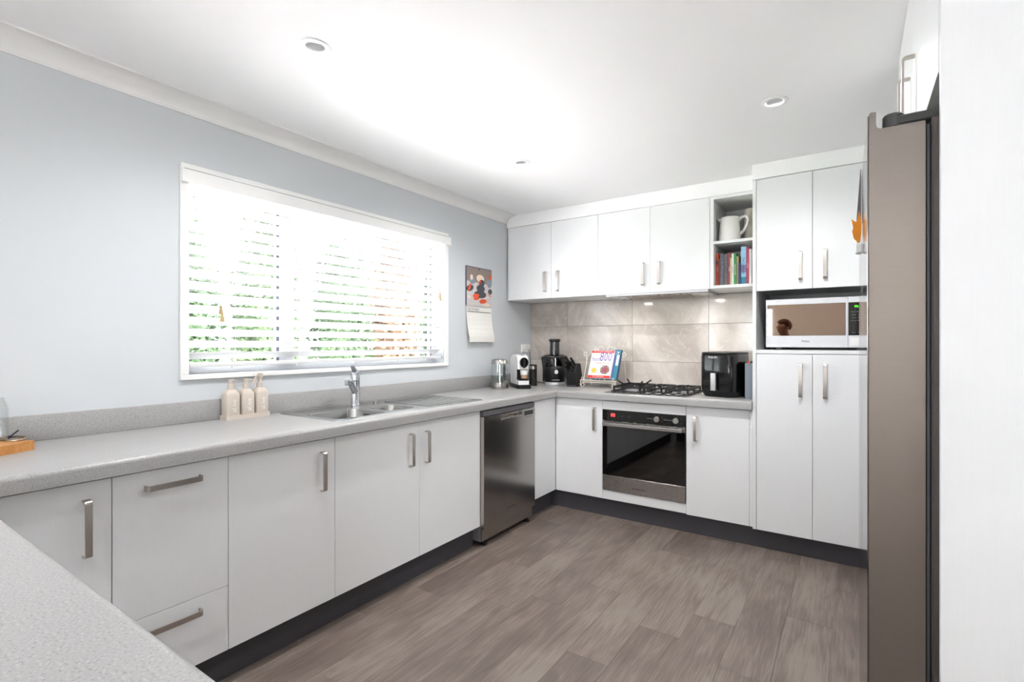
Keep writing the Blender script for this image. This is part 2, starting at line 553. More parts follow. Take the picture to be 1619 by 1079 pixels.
# ------------------------------------------------------------------ room shell
ZC = 2.345
XR, YR = 5.5, -8.5
WIN = (-2.915, -1.210, 1.112, 2.030)     # kitchen window opening in the left wall
LW2 = (-8.0, -6.4, .05, 2.1)            # second window of the left wall, behind the camera
us = sorted([YR - .15, LW2[0], LW2[1], WIN[0], WIN[1], .15]); vs = sorted([-.02, LW2[2], WIN[2], WIN[3], LW2[3], ZC + .02])
struct('wall_left', slab(nbm(), us, vs, lambda y, z: not ((WIN[0] < y < WIN[1] and WIN[2] < z < WIN[3]) or (LW2[0] < y < LW2[1] and LW2[2] < z < LW2[3])), -.13, 0, 0), M['wall'], smooth=False)
wall_back = struct('wall_back', box(nbm(), 0, XR, 0, .13, -.02, ZC + .02), M['wall'], smooth=False)
struct('wall_right', box(nbm(), 3.32, 3.42, -3.1, 0, -.02, ZC + .02), M['wall'], smooth=False)
rus = [0, .3, 1.15, XR]; rvs = [-.02, .8, 2.0, ZC + .02]
struct('wall_rear', slab(nbm(), rus, rvs, lambda x, z: not ((.3 < x < 1.15 and .8 < z < 2.0)), YR - .13, YR, 1), M['rearwall'], smooth=False)
sus = [YR, -7.6, -6.5, 0]; svs = [-.02, .1, 2.1, ZC + .02]
struct('wall_side', slab(nbm(), sus, svs, lambda y, z: not (-7.6 < y < -6.5 and .1 < z < 2.1), XR, XR + .13, 0), M['rearwall'], smooth=False)
DL = [(.8405, -2.8471), (2.180, -1.432), (.8185, -1.425), (1.1, -4.5)]  # last position is an unseen lamp added for fill light
hs = .036
cus = sorted([-.13, XR + .13] + [v for x, y in DL for v in (x - hs, x + hs)])
cvs = sorted([YR - .13, .13] + [v for x, y in DL for v in (y - hs, y + hs)])
struct('ceiling', slab(nbm(), cus, cvs, lambda x, y: not any(abs(x - a) < hs and abs(y - b) < hs for a, b in DL), ZC, ZC + .08, 2), M['ceil'], smooth=False)

floor = struct('floor', box(nbm(), -.13, XR + .13, YR - .13, .13, -.10, -.004), M['floor'], smooth=False)
PW, PL, PX = .1783, 1.215, 1.684
ends = {-7: -2.418, -1: -2.143, 0: -1.797, 1: -1.565, 2: -1.908, 3: -1.340, 4: -.908}
g = .0003
pm = {}
for i in range(-8, 10):
    x0 = PX + i * PW
    y = ends.get(i, -random.uniform(.3, 1.2))
    while y < -.45: y += PL
    y0 = y
    while y0 > -5.6:
        a, b = y0 - PL, min(y0, -.45)
        x1 = min(x0 + PW, 3.315)
        if b - a > .05 and x1 - x0 > .02:
            key = (round(b - a, 4), round(x1 - x0, 4))
            if key not in pm:
                m = bpy.data.meshes.new('plank')
                q = box(nbm(), g, x1 - x0 - g, g, b - a - g, -.004, 0, bev=.0005)
                q.to_mesh(m); q.free(); m.materials.append(M['floor']); pm[key] = m
            o = bpy.data.objects.new('plank', pm[key]); COL.objects.link(o)
            o.parent = floor; o.location = (x0, a, 0)
        y0 -= PL

# cornice along the left wall (cove)
prof = [(0, -.064), (.006, -.064), (.008, -.056)]
for i in range(7):
    a = R(90 * i / 6)
    prof.append((.010 + .084 * (1 - math.cos(a)), -.056 + .050 * math.sin(a)))
prof += [(.098, -.006), (.100, 0), (0, 0)]
F = frame((0, -4.4, ZC), (1, 0, 0), (0, 0, 1))
struct('trim_1', prism(nbm(), [(x, z) for x, z in prof], frame((0.0005, 0, ZC), (1, 0, 0), (0, 0, 1)), .408, 8.4), M['trim'])
# bulkhead above the wall cabinets and above the tall cabinet
struct('trim_2', box(nbm(), .001, 1.960, -.404, -.001, 2.2448, ZC, bev=.001), M['ceil'], smooth=False)
struct('trim_3', box(nbm(), 1.962, 3.318, -.600, -.001, 2.2537, ZC, bev=.001), M['ceil'], smooth=False)

# kickboards
struct('baseboard_left', box(nbm(), .50, .5264, -3.70, -1.53, 0, .130), M['kick'], smooth=False)
struct('baseboard_corner', box(nbm(), .50, .5264, -.915, -.5435, 0, .130), M['kick'], smooth=False)
struct('baseboard_back', box(nbm(), .50, 3.0, -.5426, -.52, 0, .118), M['kick'], smooth=False)
struct('baseboard_back_rail', box(nbm(), .53, 1.955, -.5426, -.53, .1185, .130), M['kick'], smooth=False)
struct('baseboard_peninsula', box(nbm(), .58, 2.05, -3.80, -3.775, 0, .130), M['kick'], smooth=False)

# ------------------------------------------------------------------ kitchen window
w1 = bpy.data.objects.new('window_1', None); COL.objects.link(w1); w1.location = (0, -2.06, 1.09); w1['kind'] = 'structure'
Y0, Y1, Z0, Z1 = -2.9506, -1.1732, 1.0923, 2.0587
fw_ = .034
bx('architrave', M['trim'], w1, .0005, .018, Y0, Y1, Z0, Z0 + .022, bev=.002)
bx('architrave', M['trim'], w1, .0005, .018, Y0, Y1, Z1 - .03, Z1, bev=.002)
bx('architrave', M['trim'], w1, .0005, .018, Y0, Y0 + fw_, Z0 + .0225, Z1 - .0305, bev=.002)
bx('architrave', M['trim'], w1, .0005, .018, Y1 - fw_, Y1, Z0 + .0225, Z1 - .0305, bev=.002)
ym = -2.395
for nm, a in (('frame_rail', (-.125, -.085, WIN[0], WIN[1], WIN[2], WIN[2] + .035)), ('frame_rail', (-.125, -.085, WIN[0], WIN[1], WIN[3] - .035, WIN[3])),
              ('frame_stile', (-.125, -.085, WIN[0], WIN[0] + .04, WIN[2] + .035, WIN[3] - .035)), ('frame_stile', (-.125, -.085, WIN[1] - .04, WIN[1], WIN[2] + .035, WIN[3] - .035)),
              ('mullion', (-.13, -.085, ym - .035, ym + .055, WIN[2] + .035, WIN[3] - .035))):
    bx(nm, M['alum'], w1, *a, bev=.003)
bx('mullion_seal', M['alumdark'], w1, -.105, -.083, ym - .052, ym - .0355, WIN[2] + .035, WIN[3] - .035)
bx('stile_seal', M['alumdark'], w1, -.105, -.083, WIN[1] - .052, WIN[1] - .0405, WIN[2] + .035, WIN[3] - .035)
bx('pane', M['pane'], w1, -.108, -.104, WIN[0] + .04, ym - .0525, WIN[2] + .035, WIN[3] - .035)
bx('pane', M['pane'], w1, -.108, -.104, ym + .055, WIN[1] - .0525, WIN[2] + .035, WIN[3] - .035)
# windows and sliding doors of the room behind the camera
for k, (nm, ax, lo, a0, a1, z0, z1, nd) in enumerate((('window_2', 0, -.1, LW2[0], LW2[1], LW2[2], LW2[3], 1), ('window_3', 1, YR - .1, .3, 1.15, .8, 2.0, 0), ('window_4', 0, XR + .04, -7.6, -6.5, .1, 2.1, 0))):
    w = bpy.data.objects.new(nm, None); COL.objects.link(w); w['kind'] = 'structure'
    mk = (lambda p, q, r, s, lo=lo: (lo, lo + .05, p, q, r, s)) if ax == 0 else (lambda p, q, r, s, lo=lo: (p, q, lo, lo + .05, r, s))
    f = .05
    bx('frame_rail', M['alum'], w, *mk(a0, a1, z0, z0 + f)); bx('frame_rail', M['alum'], w, *mk(a0, a1, z1 - f, z1))
    st = [a0 + (a1 - a0) * i / (nd + 1) for i in range(nd + 2)]
    for i, s_ in enumerate(st):
        c0 = min(max(s_ - f / 2, a0), a1 - f)
        bx('frame_stile', M['alum'], w, *mk(c0, c0 + f, z0 + f, z1 - f))

# venetian blind
vb = thing('venetian_blind', 'white venetian blind with open slats hanging in the kitchen window', 'blind', (-.03, -2.06, 1.12))
bx('valance', M['trim'], vb, .022, .036, -2.953, -1.163, 1.972, 2.036, bev=.003)
bx('valance_shadow_line', M['alumdark'], vb, .0362, .0368, -2.945, -1.170, 2.0285, 2.0305)  # dark strip painting the shadow gap between valance and architrave
bx('valance_return', M['trim'], vb, .0185, .022, -2.953, -2.940, 1.972, 2.036)
bx('valance_return', M['trim'], vb, .0185, .022, -1.176, -1.163, 1.972, 2.036)
bx('headrail', M['alum'], vb, -.062, -.008, -2.905, -1.220, 1.985, 2.026, bev=.002)
SW, PITCH, TH = .062, .0542, R(30)
me = None
for k in range(15):
    z = 1.957 - k * PITCH
    if me is None:
        q = nbm(); pr = []
        for s_ in (1, -1):
            for i in range(7):
                t = (i - 3) / 3 * s_
                pr.append((t * SW / 2, .0035 * (1 - t * t) + .0013 * s_))
        c, s2 = math.cos(TH), math.sin(TH)
        pr = [(x * c - y * s2, x * s2 + y * c) for x, y in pr]
        prism(q, pr, frame((0, -2.903, 0), (1, 0, 0), (0, 0, 1)), 0, -1.680)
        o = part('slat', q, M['slat'], vb, local=True); me = o.data
        bmesh_y = -2.903
    else:
        o = bpy.data.objects.new('slat', me); COL.objects.link(o); o.parent = vb
    o.location = (-.035 + .03, 2.06, z - 1.12)
zb = 1.957 - 15 * PITCH + .012
bx('bottom_rail', M['slat'], vb, -.062, -.008, -2.903, -1.223, zb - .009, zb + .009, bev=.004, seg=2)
for yy in (-2.70, -2.36, -1.98, -1.62, -1.36):
    q = nbm()
    tube(q, [(-.006, yy, zb), (-.006, yy, 1.985)], .0007, 4); tube(q, [(-.064, yy, zb), (-.064, yy, 1.985)], .0007, 4)
    part('ladder_cord', q, M['white'], vb)
    q = nbm(); lathe(q, [(.003, -.012), (.006, -.010), (.006, 0)], (-.035, yy, zb - .009), 10); part('cord_plug', q, M['white'], vb)
for (yy, zz) in ((-2.778, 1.41), (-2.772, 1.375), (-1.262, 1.60), (-1.256, 1.58)):
    q = nbm(); tube(q, [(.012, yy, zz), (.012, yy, 1.972)], .0009, 5); cd = part('pull_cord', q, M['straw'], vb)
    q = nbm(); lathe(q, [(.003, .022), (.007, .018), (.005, .008), (.009, -.004), (.010, -.016), (.004, -.018)], (.012, yy, zz), 12)
    part('tassel', q, M['tan'], cd)

# ------------------------------------------------------------------ backsplash tiles (parts of the back wall)
txs = [.001, .3833, .9783, 1.5733, 1.9595]; tzs = [.9005, 1.1085, 1.4040, 1.6215]
bx('tile_bed', M['grout'], wall_back, .001, 1.9595, -.004, -.0002, .9005, 1.6225)
for i in range(4):
    for j in range(3):
        q = box(nbm(), txs[i] + .001, txs[i + 1] - .001, -.010, -.004, tzs[j] + .001, tzs[j + 1] - .001, bev=.0008)
        cx, cz = (txs[i] + txs[i + 1]) / 2, (tzs[j] + tzs[j + 1]) / 2
        bmesh.ops.translate(q, verts=q.verts, vec=(-cx, 0, -cz))
        o = part('tile', q, M['tile'], wall_back, local=True); o.location = (cx, 0, cz)

# ------------------------------------------------------------------ cabinets
XD, YD = .58, -.58
ZB0, ZB1 = .133, .8418


def door_x(parent, y0, y1, z0, z1, hy=None, hz=None, hl=.17, horiz=False, x=XD, th=.018, nm='door'):
    """front facing +x"""
    d = bx(nm, M['cab'], parent, x - th, x, y0 + .0012, y1 - .0012, z0 + .001, z1 - .001, bev=.0008)
    if hy is not None:
        q = nbm()
        if horiz: strap(q, (x, hy - hl / 2, hz), (0, 1, 0), (1, 0, 0), hl)
        else: strap(q, (x, hy, hz - hl / 2), (0, 0, 1), (1, 0, 0), hl)
        part('handle', q, M['nickel'], d)
    return d


def door_y(parent, x0, x1, z0, z1, hx=None, hz=None, hl=.17, y=YD, th=.018, nm='door'):
    """front facing -y"""
    d = bx(nm, M['cab'], parent, x0 + .0012, x1 - .0012, y, y + th, z0 + .001, z1 - .001, bev=.0008)
    if hx is not None:
        strap_bm = strap(nbm(), (hx, y, hz - hl / 2), (0, 0, 1), (0, -1, 0), hl)
        part('handle', strap_bm, M['nickel'], d)
    return d


def base_left(label, y0, y1):
    t = thing('base_cabinet', label, 'cabinet', (.3, (y0 + y1) / 2, ZB0))
    bx('body', M['cabh'], t, .003, XD - .0185, y0 + .0005, y1 - .0005, ZB0, .845)
    return t


L1, L2, L3, L4, L5 = -3.3782, -3.0275, -2.5691, -2.0458, -1.5226
c = base_left('white base cabinet with one upright handle, beside the peninsula corner', -3.70, L1)
door_x(c, -3.70, L1, ZB0, ZB1, -3.443, .705)
c = base_left('white cabinet with a tall bin drawer over a shallow drawer, two horizontal handles', L1, L2)
door_x(c, L1, L2, .3699, ZB1, (L1 + L2) / 2 - .006, .788, .17, True, nm='drawer')
door_x(c, L1, L2, ZB0, .3699, (L1 + L2) / 2 - .006, .321, .17, True, nm='drawer')
c = base_left('wide white single-door base cabinet left of the sink cabinet', L2, L3)
door_x(c, L2, L3, ZB0, ZB1, -2.637, .706)
# sink cabinet: open box so the bowls hang free
c = thing('base_cabinet', 'white double-door base cabinet under the sink beside the dishwasher', 'cabinet', (.3, -2.05, ZB0))
q = nbm()
box(q, .003, .5615, L3 + .001, L3 + .017, ZB0, .845); box(q, .003, .5615, L5 - .017, L5 - .001, ZB0, .845)
box(q, .003, .5615, L3 + .0172, L5 - .0172, ZB0, ZB0 + .016); box(q, .003, .013, L3 + .0172, L5 - .0172, ZB0 + .0165, .845)
part('body', q, M['cabh'], c)
door_x(c, L3, L4, ZB0, ZB1, -2.113, .706)
door_x(c, L4, -1.5400, ZB0, ZB1, -1.997, .704)
bx('end_panel', M['cabh'], c, .562, .578, -1.5395, -1.5230, ZB0, ZB1)
# corner
c = thing('base_cabinet', 'white blank corner panel between dishwasher and back run', 'cabinet', (.3, -.5, ZB0))
q = nbm(); box(q, .003, .5615, -.9150, -.5615, ZB0, .845); box(q, .003, .5615, -.5610, -.012, ZB0, .845); part('body', q, M['cabh'], c)
bx('filler_panel', M['cab'], c, .562, .580, -.9155, -.5815, ZB0 + .001, ZB1 - .001, bev=.0008)

B1, B2, B3 = .9681, 1.5608, 1.9435
c = thing('base_cabinet', 'white single-door base cabinet between the corner and the oven', 'cabinet', (.77, -.3, ZB0))
bx('body', M['cabh'], c, .5625, B1 - .0005, -.5615, -.012, ZB0, .845)
door_y(c, .582, B1, ZB0, ZB1, .909, .705)
c = thing('oven_cabinet', 'white built-in housing framing the oven above and below', 'cabinet', (1.265, -.3, ZB0))
q = nbm()
box(q, B1 + .0005, B1 + .003, -.5615, -.012, ZB0, .845); box(q, B2 - .003, B2 - .0005, -.5615, -.012, ZB0, .845)
box(q, B1 + .0032, B2 - .0032, -.5615, -.012, ZB0, ZB0 + .016); box(q, B1 + .0032, B2 - .0032, -.10, -.09, ZB0 + .0165, .845)
part('body', q, M['cabh'], c)
bx('top_filler', M['cab'], c, B1 + .001, B2 - .001, YD, -.562, .7815, ZB1 - .001, bev=.0008)
bx('bottom_filler', M['cab'], c, B1 + .001, B2 - .001, YD, -.562, ZB0 + .001, .1965, bev=.0008)
c = thing('base_cabinet', 'white single-door base cabinet right of the oven under the air fryer', 'cabinet', (1.75, -.3, ZB0))
bx('body', M['cabh'], c, B2 + .0005, 1.9595, -.5615, -.012, ZB0, .845)
door_y(c, B2, B3, .128, ZB1, 1.622, .700, .163)
bx('filler_strip', M['cabh'], c, B3, 1.9595, -.577, -.562, .128, ZB1)

# wall cabinets
YU = -.404; ZU0, ZU1 = 1.6236, 2.2428
for k, (lab, x0, xm, x1, h1, h2) in enumerate((('white double-door wall cabinet next to the calendar wall', .0335, .4418, .851, .386, .505), ('white double-door wall cabinet above the hob and range hood', .851, 1.2595, 1.6696, 1.207, 1.325))):
    c = thing('wall_cabinet', lab, 'cabinet', ((x0 + x1) / 2, -.2, ZU0))
    bx('body', M['cabh'], c, x0 + .0005, x1 - .0005, YU + .0185, -.012, ZU0 + .0005, ZU1)
    door_y(c, x0, xm, ZU0, ZU1, h1, 1.759, .163, y=YU); door_y(c, xm, x1, ZU0, ZU1, h2, 1.759, .163, y=YU)
    if k == 0: bx('end_panel', M['cabh'], c, .014, .0330, YU + .004, -.001, ZU0, ZU1)
# open shelf unit
sh = thing('open_shelf_unit', 'white open two-tier shelf unit at the end of the wall cabinets', 'shelf', (1.815, -.2, ZU0))
bx('side_panel', M['cabh'], sh, 1.6705, 1.6935, YU + .002, -.012, ZU0 + .002, ZU1)
bx('side_panel', M['cabh'], sh, 1.9440, 1.9600, YU + .002, -.012, ZU0 + .002, ZU1)
bx('shelf', M['cabh'], sh, 1.694, 1.9435, YU + .002, -.012, ZU0 + .002, 1.6450)
bx('shelf', M['cabh'], sh, 1.694, 1.9435, YU + .002, -.012, 1.9235, 1.9415)
bx('top_panel', M['cabh'], sh, 1.694, 1.9435, YU + .002, -.012, 2.224, ZU1)
bx('back_panel', M['cabh'], sh, 1.694, 1.9435, -.0115, -.006, ZU0 + .002, ZU1)

# tall cabinet with microwave niche
YT = -.5955
T0, T1, T2 = 1.9842, 2.2783, 2.5724
tc_ = thing('tall_cabinet', 'white full-height pantry cabinet with an open microwave niche', 'cabinet', (2.28, -.3, .122))
bx('side_panel', M['cabh'], tc_, 1.9625, 1.9825, YT, -.001, .122, 2.2517, bev=.0008)
bx('side_panel', M['cabh'], tc_, 2.5745, 2.5945, YT, -.001, .122, 2.2517, bev=.0008)
bx('lower_body', M['cabh'], tc_, 1.983, 2.574, YT + .0185, -.001, .122, 1.194)
bx('upper_body', M['cabh'], tc_, 1.983, 2.574, YT + .0185, -.001, 1.590, 2.2517)
bx('niche_shelf', M['cabh'], tc_, 1.983, 2.574, YT, -.001, 1.1945, 1.2164, bev=.0008)
bx('niche_back', M['cabh'], tc_, 1.983, 2.574, -.012, -.001, 1.217, 1.5895)
for a, b, hx in ((T0, T1, 2.218), (T1, T2, 2.3395)):
    door_y(tc_, a, b, .122, 1.192, hx, 1.0405, .197, y=YT); door_y(tc_, a, b, 1.573, 2.2517, hx, 1.7085, .167, y=YT)
bx('filler_panel', M['cabh'], tc_, 2.595, 3.318, YT + .01, YT + .03, .122, 2.2517)

# peninsula
c = thing('peninsula_cabinet', 'white peninsula base under the grey worktop in the foreground', 'cabinet', (1.3, -4.1, .133))
bx('body', M['cabh'], c, .60, 2.10, -4.38, -3.7455, .133, .845)
xs_ = [.66, 1.14, 1.62, 2.10]
for a, b in zip(xs_, xs_[1:]):
    d = bx('door', M['cab'], c, a + .0012, b - .0012, -3.745, -3.727, .134, ZB1, bev=.0008)
    part('handle', strap(nbm(), (b - .06, -3.727, .62), (0, 0, 1), (0, 1, 0), .17), M['nickel'], d)
bx('end_panel', M['cab'], c, 2.1005, 2.1185, -4.38, -3.727, .002, .845)

# worktop: left run, back run and peninsula in one piece
wt = thing('worktop', 'speckled grey laminate worktop running along the window, the back wall and the peninsula', 'worktop', (.3, -2, .85))
XF, YF, YP, XP = .612, -.615, -3.704, 2.16
HX, HY = (.205, .512), (-2.505, -1.945)
us = [.001, .0185, HX[0], HX[1], XF, 1.9605, XP]; vs = [-4.45, YP, HY[0], HY[1], YF, -.011]


def keepw(x, y):
    if HX[0] < x < HX[1] and HY[0] < y < HY[1]: return False
    return x < XF or (y > YF and x < 1.9605) or (y < YP and x < XP)


q = slab(nbm(), us, vs, keepw, .850, .900, 2)
es = []
for e in q.edges:
    a, b = e.verts
    if a.co.z > .899 and b.co.z > .899 and len(e.link_faces) == 2:
        nz = [f.normal.z for f in e.link_faces]
        if min(nz) < .5:
            mx_, my_ = (a.co.x + b.co.x) / 2, (a.co.y + b.co.y) / 2
            if (abs(mx_ - XF) < .001 and YP < my_ < YF) or (abs(my_ - YF) < .001 and mx_ > XF) or (abs(my_ - YP) < .001 and mx_ > XF) or abs(mx_ - XP) < .001:
                es.append(e)
bmesh.ops.bevel(q, geom=es, offset=.016, segments=5, profile=.5, affect='EDGES', clamp_overlap=True)
part('worktop_slab', q, M['counter'], wt)
q = box(nbm(), .001, .0185, -4.45, -.011, .9003, .9954, bev=.003, seg=2); one('worktop_upstand', 'low speckled grey upstand between worktop and window wall', 'upstand', q, M['counter'], (.01, -2, .9003))

# ------------------------------------------------------------------ sink and tap
sk = thing('sink', 'stainless steel one-and-a-half bowl sink with drainer set in the worktop', 'sink', (.3, -1.98, .9))
SX, SY = (.052, .548), (-2.528, -1.430)
b1 = rrect(.222, .500, -2.488, -2.186, .045, 5); b2 = rrect(.262, .482, -2.142, -1.962, .045, 5)
ou = rrect(SX[0], SX[1], SY[0], SY[1], .04, 4); ou2 = rrect(SX[0] + .012, SX[1] - .012, SY[0] + .012, SY[1] - .012, .035, 4)
q = nbm()
o1 = [q.verts.new((x, y, .9002)) for x, y in ou]; o2 = [q.verts.new((x, y, .9035)) for x, y in ou2]
n = len(o1)
for i in range(n): q.faces.new((o1[i], o1[(i + 1) % n], o2[(i + 1) % n], o2[i]))
ed = [q.edges.get((o2[i], o2[(i + 1) % n])) for i in range(n)]
for bp_ in (b1, b2):
    v = [q.verts.new((x, y, .9035)) for x, y in bp_]
    ed += [q.edges.new((v[i], v[(i + 1) % len(v)])) for i in range(len(v))]
bmesh.ops.triangle_fill(q, use_beauty=True, use_dissolve=False, edges=ed)
part('rim_plate', q, M['sinksteel'], sk)


def bowl(bp_, depth, nm):
    cx = sum(p[0] for p in bp_) / len(bp_); cy = sum(p[1] for p in bp_) / len(bp_)

    def sc(k, z): return [Vector((cx + (x - cx) * k, cy + (y - cy) * k, z)) for x, y in bp_]
    zt = .9035
    rings = [sc(1.0, zt), sc(.985, zt - .006), sc(.95, zt - depth + .03), sc(.91, zt - depth + .010), sc(.82, zt - depth), sc(.12, zt - depth - .003)]
    q = nbm(); loft(q, rings, False, True)
    p = part(nm, q, M['sinksteel'], sk, normals=True, ang=60)
    q = nbm(); lathe(q, [(.035, 0), (.034, .003), (.02, .002), (.018, -.001)], (cx, cy, zt - depth + .0005), 20); part('strainer', q, M['chrome'], p)
    return p


bw = bowl(b1, .15, 'bowl'); bowl(b2, .11, 'half_bowl')
q = nbm()
for k in range(4):
    box(q, .33 + k * .016, .336 + k * .016, -2.2035, -2.1995, .868, .884)
part('overflow_slots', q, M['black'], bw)
q = nbm()
for k in range(13):
    y = -1.885 + k * .033
    tube(q, [(.135, y, .9036), (.15, y, .9052), (.50, y, .9052), (.515, y, .9036)], .0035, 6)
part('drainer_ribs', q, M['sinksteel'], sk)
q = nbm(); lathe(q, [(.016, 0), (.016, .004), (.010, .008), (.004, .009)], (.105, -1.93, .9036), 16); part('waste_knob', q, M['chrome'], sk)

tp = thing('kitchen_tap', 'chrome single-lever mixer tap behind the sink', 'tap', (.124, -2.094, .9035))
q = nbm(); lathe(q, [(.027, 0), (.027, .004), (.0245, .008), (.0245, .138), (.022, .140)], (.124, -2.094, .9037), 28); part('body', q, M['chrome'], tp)
q = nbm(); lathe(q, [(.022, .1405), (.0248, .143), (.0248, .178), (.022, .188), (.012, .194), (.001, .195)], (.124, -2.094, .9037), 28); part('cap', q, M['chrome'], tp)
dr = Vector((.081, -.121, 0)).normalized()
b0 = Vector((.124, -2.094, 0))
pts = [b0 + dr * .012 + Vector((0, 0, .985)), b0 + dr * .045 + Vector((0, 0, 1.006)), b0 + dr * .085 + Vector((0, 0, 1.036)), b0 + dr * .115 + Vector((0, 0, 1.050)), b0 + dr * .140 + Vector((0, 0, 1.052))]
q = nbm(); tube(q, pts, [.020, .018, .016, .0155, .015], 16); part('spout', q, M['chrome'], tp)
e_ = b0 + dr * .134
q = nbm(); lathe(q, [(.0135, .028), (.0165, .026), (.0165, .004), (.012, 0)], (e_.x, e_.y, 1.028), 18); part('aerator', q, M['chrome'], tp)
q = nbm()
F = frame(b0 + Vector((0, 0, 1.083)), dr, (0, 0, 1))
prism(q, [(-.015, 0), (.012, .0), (.050, .038), (.056, .048), (.046, .046), (.005, .018), (-.018, .012)], F, -.012, .012)
bmesh.ops.bevel(q, geom=list(q.edges), offset=.003, segments=2, affect='EDGES'); part('lever', q, M['chrome'], tp)

# ------------------------------------------------------------------ dishwasher
dw = thing('dishwasher', 'freestanding stainless steel dishwasher under the worktop', 'dishwasher', (.3, -1.22, 0))
D0, D1 = -1.5185, -.9205
bx('body', M['mgrey'], dw, .03, .575, D0 + .004, D1 - .004, .034, .840)
bx('top_strip', M['sealgrey'], dw, .5755, .602, D0 + .002, D1 - .002, .8055, .8395, bev=.002)
q = slab(nbm(), [D0 + .002, -1.336, -1.090, D1 - .002], [.112, .7625, .7995, .8030], lambda y, z: not (-1.336 < y < -1.090 and .7625 < z < .7995), .576, .604, 0)
dd = part('door', q, M['dwsteel'], dw)
q = nbm(); box(q, .5765, .579, -1.3355, -1.0905, .763, .799); prism(q, [(0, 0), (.024, 0), (.024, .004), (.004, .020), (0, .020)], frame((.579, -1.3355, .763), (1, 0, 0), (0, 0, 1)), 0, -.245)
part('handle_recess', q, M['steel'], dd)
bx('display', M['ink'], dd, .6035, .6046, -1.060, -.947, .7600, .7900)
q = nbm()
for k in range(4): box(q, .6038, .6048, -1.045 + k * .024, -1.036 + k * .024, .744, .751)
part('buttons', q, M['sealgrey'], dd)
part('brand_mark', text(nbm(), 'FISHER&PAYKEL', .016, frame((.6042, -1.215, .178), (0, 1, 0), (0, 0, 1))), M['sealgrey'], dd, normals=False, smooth=False)
bx('door_edge', M['nickel'], dd, .5762, .6045, D0 - .0005, D0 + .0015, .112, .803)
bx('kick_panel', M['dwsteel'], dw, .560, .585, D0 + .006, D1 - .006, .036, .106, bev=.002)
for yy in (D0 + .05, D1 - .05):
    for xx in (.09, .565):
        q = nbm(); lathe(q, [(.018, 0), (.018, .012), (.008, .014), (.008, .0335)], (xx, yy, .0002), 12); part('foot', q, M['black'], dw)

# ------------------------------------------------------------------ oven
ov = thing('oven', 'built-in electric oven with black glass door, red clock and two knobs', 'oven', (1.264, -.35, .197))
O0, O1 = .9725, 1.5560
q = nbm()
box(q, O0 + .004, O0 + .03, -.565, -.12, .205, .775); box(q, O1 - .03, O1 - .004, -.565, -.12, .205, .775)
box(q, O0 + .0302, O1 - .0302, -.565, -.12, .205, .31); box(q, O0 + .0302, O1 - .0302, -.565, -.12, .69, .775)
box(q, O0 + .0302, O1 - .0302, -.14, -.12, .3102, .6898)
part('cavity', q, M['black'], ov)
for zz in (.43, .56):
    q = nbm(); tube(q, [(O0 + .04, -.55, zz), (O1 - .04, -.55, zz), (O1 - .04, -.16, zz), (O0 + .04, -.16, zz)], .004, 6, True)
    for k in range(12): tube(q, [(O0 + .075 + k * .04, -.55, zz), (O0 + .075 + k * .04, -.16, zz)], .0018, 5)
    part('rack', q, M['brass'], ov)
pn = bx('control_panel', M['blackgloss'], ov, O0, O1, -.590, -.5655, .7035, .7795, bev=.002)
bx('panel_trim', M['steel'], ov, O0, O1, -.5895, -.5655, .7797, .7812)
q = nbm(); text(q, '88', .034, frame((1.053, -.5904, .7435), (1, 0, 0), (0, 0, 1)))
part('clock_display', q, M['glow_red'], pn, smooth=False)
q = nbm()
for k in range(5): text(q, 'o' if k % 2 else '-', .014, frame((1.095 + k * .026, -.5904, .742), (1, 0, 0), (0, 0, 1)))
text(q, 'function', .012, frame((1.322, -.5904, .742), (1, 0, 0), (0, 0, 1))); text(q, 'temperature', .012, frame((1.447, -.5904, .742), (1, 0, 0), (0, 0, 1)))
for cx in (1.372, 1.500):
    for a in (30, 75, -30, 120): text(q, '-', .016, frame((cx + .034 * math.cos(R(a)), -.5904, .742 + .030 * math.sin(R(a))), (1, 0, 0), (0, 0, 1)))
part('panel_print', q, M['inklight'], pn, normals=False, smooth=False)['kind'] = 'stuff'
for cx in (1.372, 1.500):
    q = nbm(); F = frame((cx, -.5905, .742), (1, 0, 0), (0, 0, 1))
    rings = [[F @ Vector((r * math.cos(t), r * math.sin(t), z)) for t in (2 * math.pi * i / 24 for i in range(24))] for r, z in ((.0195, 0), (.0195, .020), (.0175, .022))]
    loft(q, rings); kn = part('knob', q, M['steel'], pn)
    q = nbm(); loft(q, [[F @ Vector((r * math.cos(t), r * math.sin(t), z)) for t in (2 * math.pi * i / 24 for i in range(24))] for r, z in ((.022, .0), (.022, .003))]); part('knob_ring', q, M['black'], kn)
do = bx('door_top_rail', M['steel'], ov, O0, O1, -.588, -.566, .6650, .7010, bev=.002)
q = nbm(); box(q, O0 + .012, O1 - .012, -.628, -.614, .668, .692, bev=.003); box(q, O0 + .02, O0 + .045, -.6138, -.5882, .672, .688); box(q, O1 - .045, O1 - .02, -.6138, -.5882, .672, .688)
part('door_handle', q, M['steel'], do)
q = slab(nbm(), [O0, O0 + .035, O1 - .075, O1], [.3125, .335, .645, .6640], lambda x, z: not (O0 + .035 < x < O1 - .075 and .335 < z < .645), -.5845, -.5655, 1)
part('door_frame', q, M['blackgloss'], ov)
bx('door_glass', M['ovenglass'], ov, O0, O1, -.588, -.585, .3125, .6640)
bt = bx('door_bottom_rail', M['steel'], ov, O0, O1, -.588, -.5655, .2010, .3115, bev=.002)
part('brand_mark', text(nbm(), 'FISHER&PAYKEL', .013, frame((1.238, -.5885, .240), (1, 0, 0), (0, 0, 1))), M['ink'], bt, normals=False, smooth=False)

